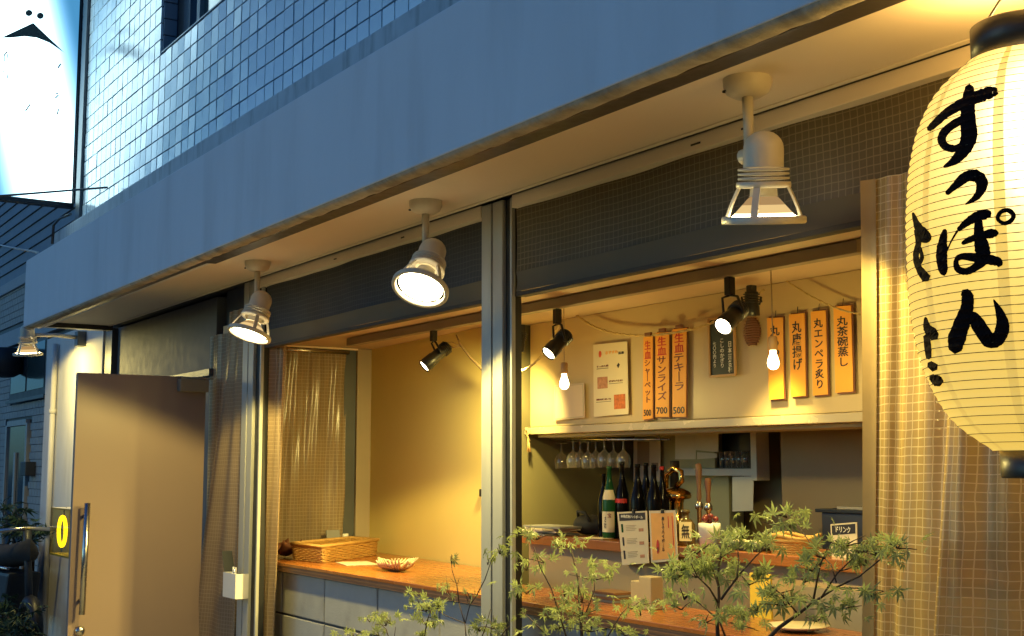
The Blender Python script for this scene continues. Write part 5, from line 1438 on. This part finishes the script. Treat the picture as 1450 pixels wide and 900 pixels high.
def stroke(pts, conv, name='brush_stroke'):
    P_ = [(conv(x, y), w) for x, y, w in pts]; Q = []
    n = len(P_)
    for i in range(n-1):
        p0, p1, p2, p3 = [P_[max(0, min(n-1, k))] for k in (i-1, i, i+1, i+2)]
        for k in range(7):
            s = k/7
            cr_ = lambda a0, a1, a2, a3: .5*(2*a1+(a2-a0)*s+(2*a0-5*a1+4*a2-a3)*s*s+(3*a1-a0-3*a2+a3)*s**3)
            Q.append((cr_(p0[0][0], p1[0][0], p2[0][0], p3[0][0]), cr_(p0[0][1], p1[0][1], p2[0][1], p3[0][1]), p1[1]+(p2[1]-p1[1])*s))
    Q.append((*P_[-1][0], P_[-1][1]))
    rows_ = []
    bm = bmesh.new()
    for i, (x, y, w) in enumerate(Q):
        x0, y0, _ = Q[max(0, i-1)]; x1, y1, _ = Q[min(len(Q)-1, i+1)]
        l = math.hypot(x1-x0, y1-y0) or 1; nx_, ny_ = -(y1-y0)/l, (x1-x0)/l
        w = w*1.22/2.812/2*(1+random.gauss(0, .04))
        row = []
        for k in (-1, -.5, 0, .5, 1):
            p, ok = onlan(x+nx_*w*k, y+ny_*w*k)
            q = p-LC; q.z = 0; row.append(bm.verts.new(p+q.normalized()*.0012-ORG[lan]))
        rows_.append(row)
    for a_, b_ in zip(rows_, rows_[1:]):
        for k in range(4):
            try: bm.faces.new([a_[k], a_[k+1], b_[k+1], b_[k]])
            except ValueError: pass
    # round ends
    for row, (x, y, w), (xx, yy, _) in ((rows_[0], Q[0], Q[1]), (rows_[-1], Q[-1], Q[-2])):
        l = math.hypot(x-xx, y-yy) or 1
        p, ok = onlan(x+(x-xx)/l*w/2.812*.38, y+(y-yy)/l*w/2.812*.38); q = p-LC; q.z = 0
        v = bm.verts.new(p+q.normalized()*.0012-ORG[lan])
        for k in range(4): bm.faces.new([row[k], row[k+1], v])
    for f in bm.faces:
        f.normal_update()
        c = f.calc_center_median()+ORG[lan]-LC; c.z = 0
        if f.normal.dot(c) < 0: f.normal_flip()
    me = bpy.data.meshes.new(name); bm.to_mesh(me); bm.free(); me.materials.append(ink)
    o = link(bpy.data.objects.new(name, me)); o.parent = lan
A4 = lambda x, y: (1280+x/2.812, 80+y/2.812)
A5 = lambda x, y: (1280+x/2.812, 380+y/2.812)
for pts in ([(100, 290, 16), (130, 262, 26), (175, 222, 30), (240, 185, 36), (300, 158, 40), (350, 142, 40), (368, 145, 26)],
            [(262, 118, 26), (261, 150, 40), (256, 215, 46), (258, 270, 54), (260, 320, 54), (240, 370, 46), (205, 412, 30), (160, 440, 6)],
            [(244, 248, 30), (205, 266, 28), (165, 298, 28), (152, 330, 28), (168, 358, 26), (205, 366, 24), (240, 350, 20)],
            [(172, 545, 14), (208, 512, 26), (250, 478, 36), (290, 476, 42), (312, 503, 40), (300, 545, 28), (276, 570, 18), (246, 588, 4)],
            [(165, 690, 14), (156, 740, 32), (152, 800, 38), (158, 850, 30), (162, 868, 14)],
            [(172, 776, 5), (190, 735, 6), (214, 694, 8)],
            [(218, 690, 14), (250, 662, 26), (290, 638, 34), (330, 628, 34), (342, 634, 18)],
            [(234, 744, 12), (265, 728, 22), (315, 712, 26), (350, 704, 32), (372, 702, 18)],
            [(298, 650, 24), (300, 700, 34), (312, 760, 50), (316, 800, 46), (290, 835, 28), (250, 855, 24), (216, 845, 22), (210, 812, 16), (232, 796, 22), (285, 800, 30), (340, 808, 34), (376, 818, 30), (378, 832, 18)],
            [(380, 655, 12), (374, 640, 14), (388, 618, 14), (415, 612, 16), (436, 630, 16), (428, 652, 16), (402, 664, 14), (380, 655, 12)],
            [(38, 622, 8), (56, 672, 26), (80, 704, 36), (94, 722, 30), (72, 732, 16)], [(50, 690, 14), (60, 740, 20), (50, 790, 20), (60, 838, 22), (92, 884, 34)], [(66, 760, 10), (74, 800, 14), (60, 826, 16)]):
    stroke(pts, A4)
for pts in ([(240, 92, 26), (254, 112, 40), (252, 160, 44), (232, 220, 54), (212, 280, 56), (206, 325, 42)],
            [(225, 240, 20), (250, 200, 34), (280, 200, 44), (310, 245, 48), (345, 288, 50), (380, 272, 48), (394, 226, 44), (382, 175, 28), (358, 124, 4)],
            [(88, 195, 8), (94, 232, 26), (112, 256, 40), (128, 274, 30)], [(92, 268, 22), (97, 312, 24), (101, 356, 18)], [(104, 380, 24), (126, 396, 30)], [(110, 430, 20), (134, 446, 40), (150, 448, 28)]):
    stroke(pts, A5)
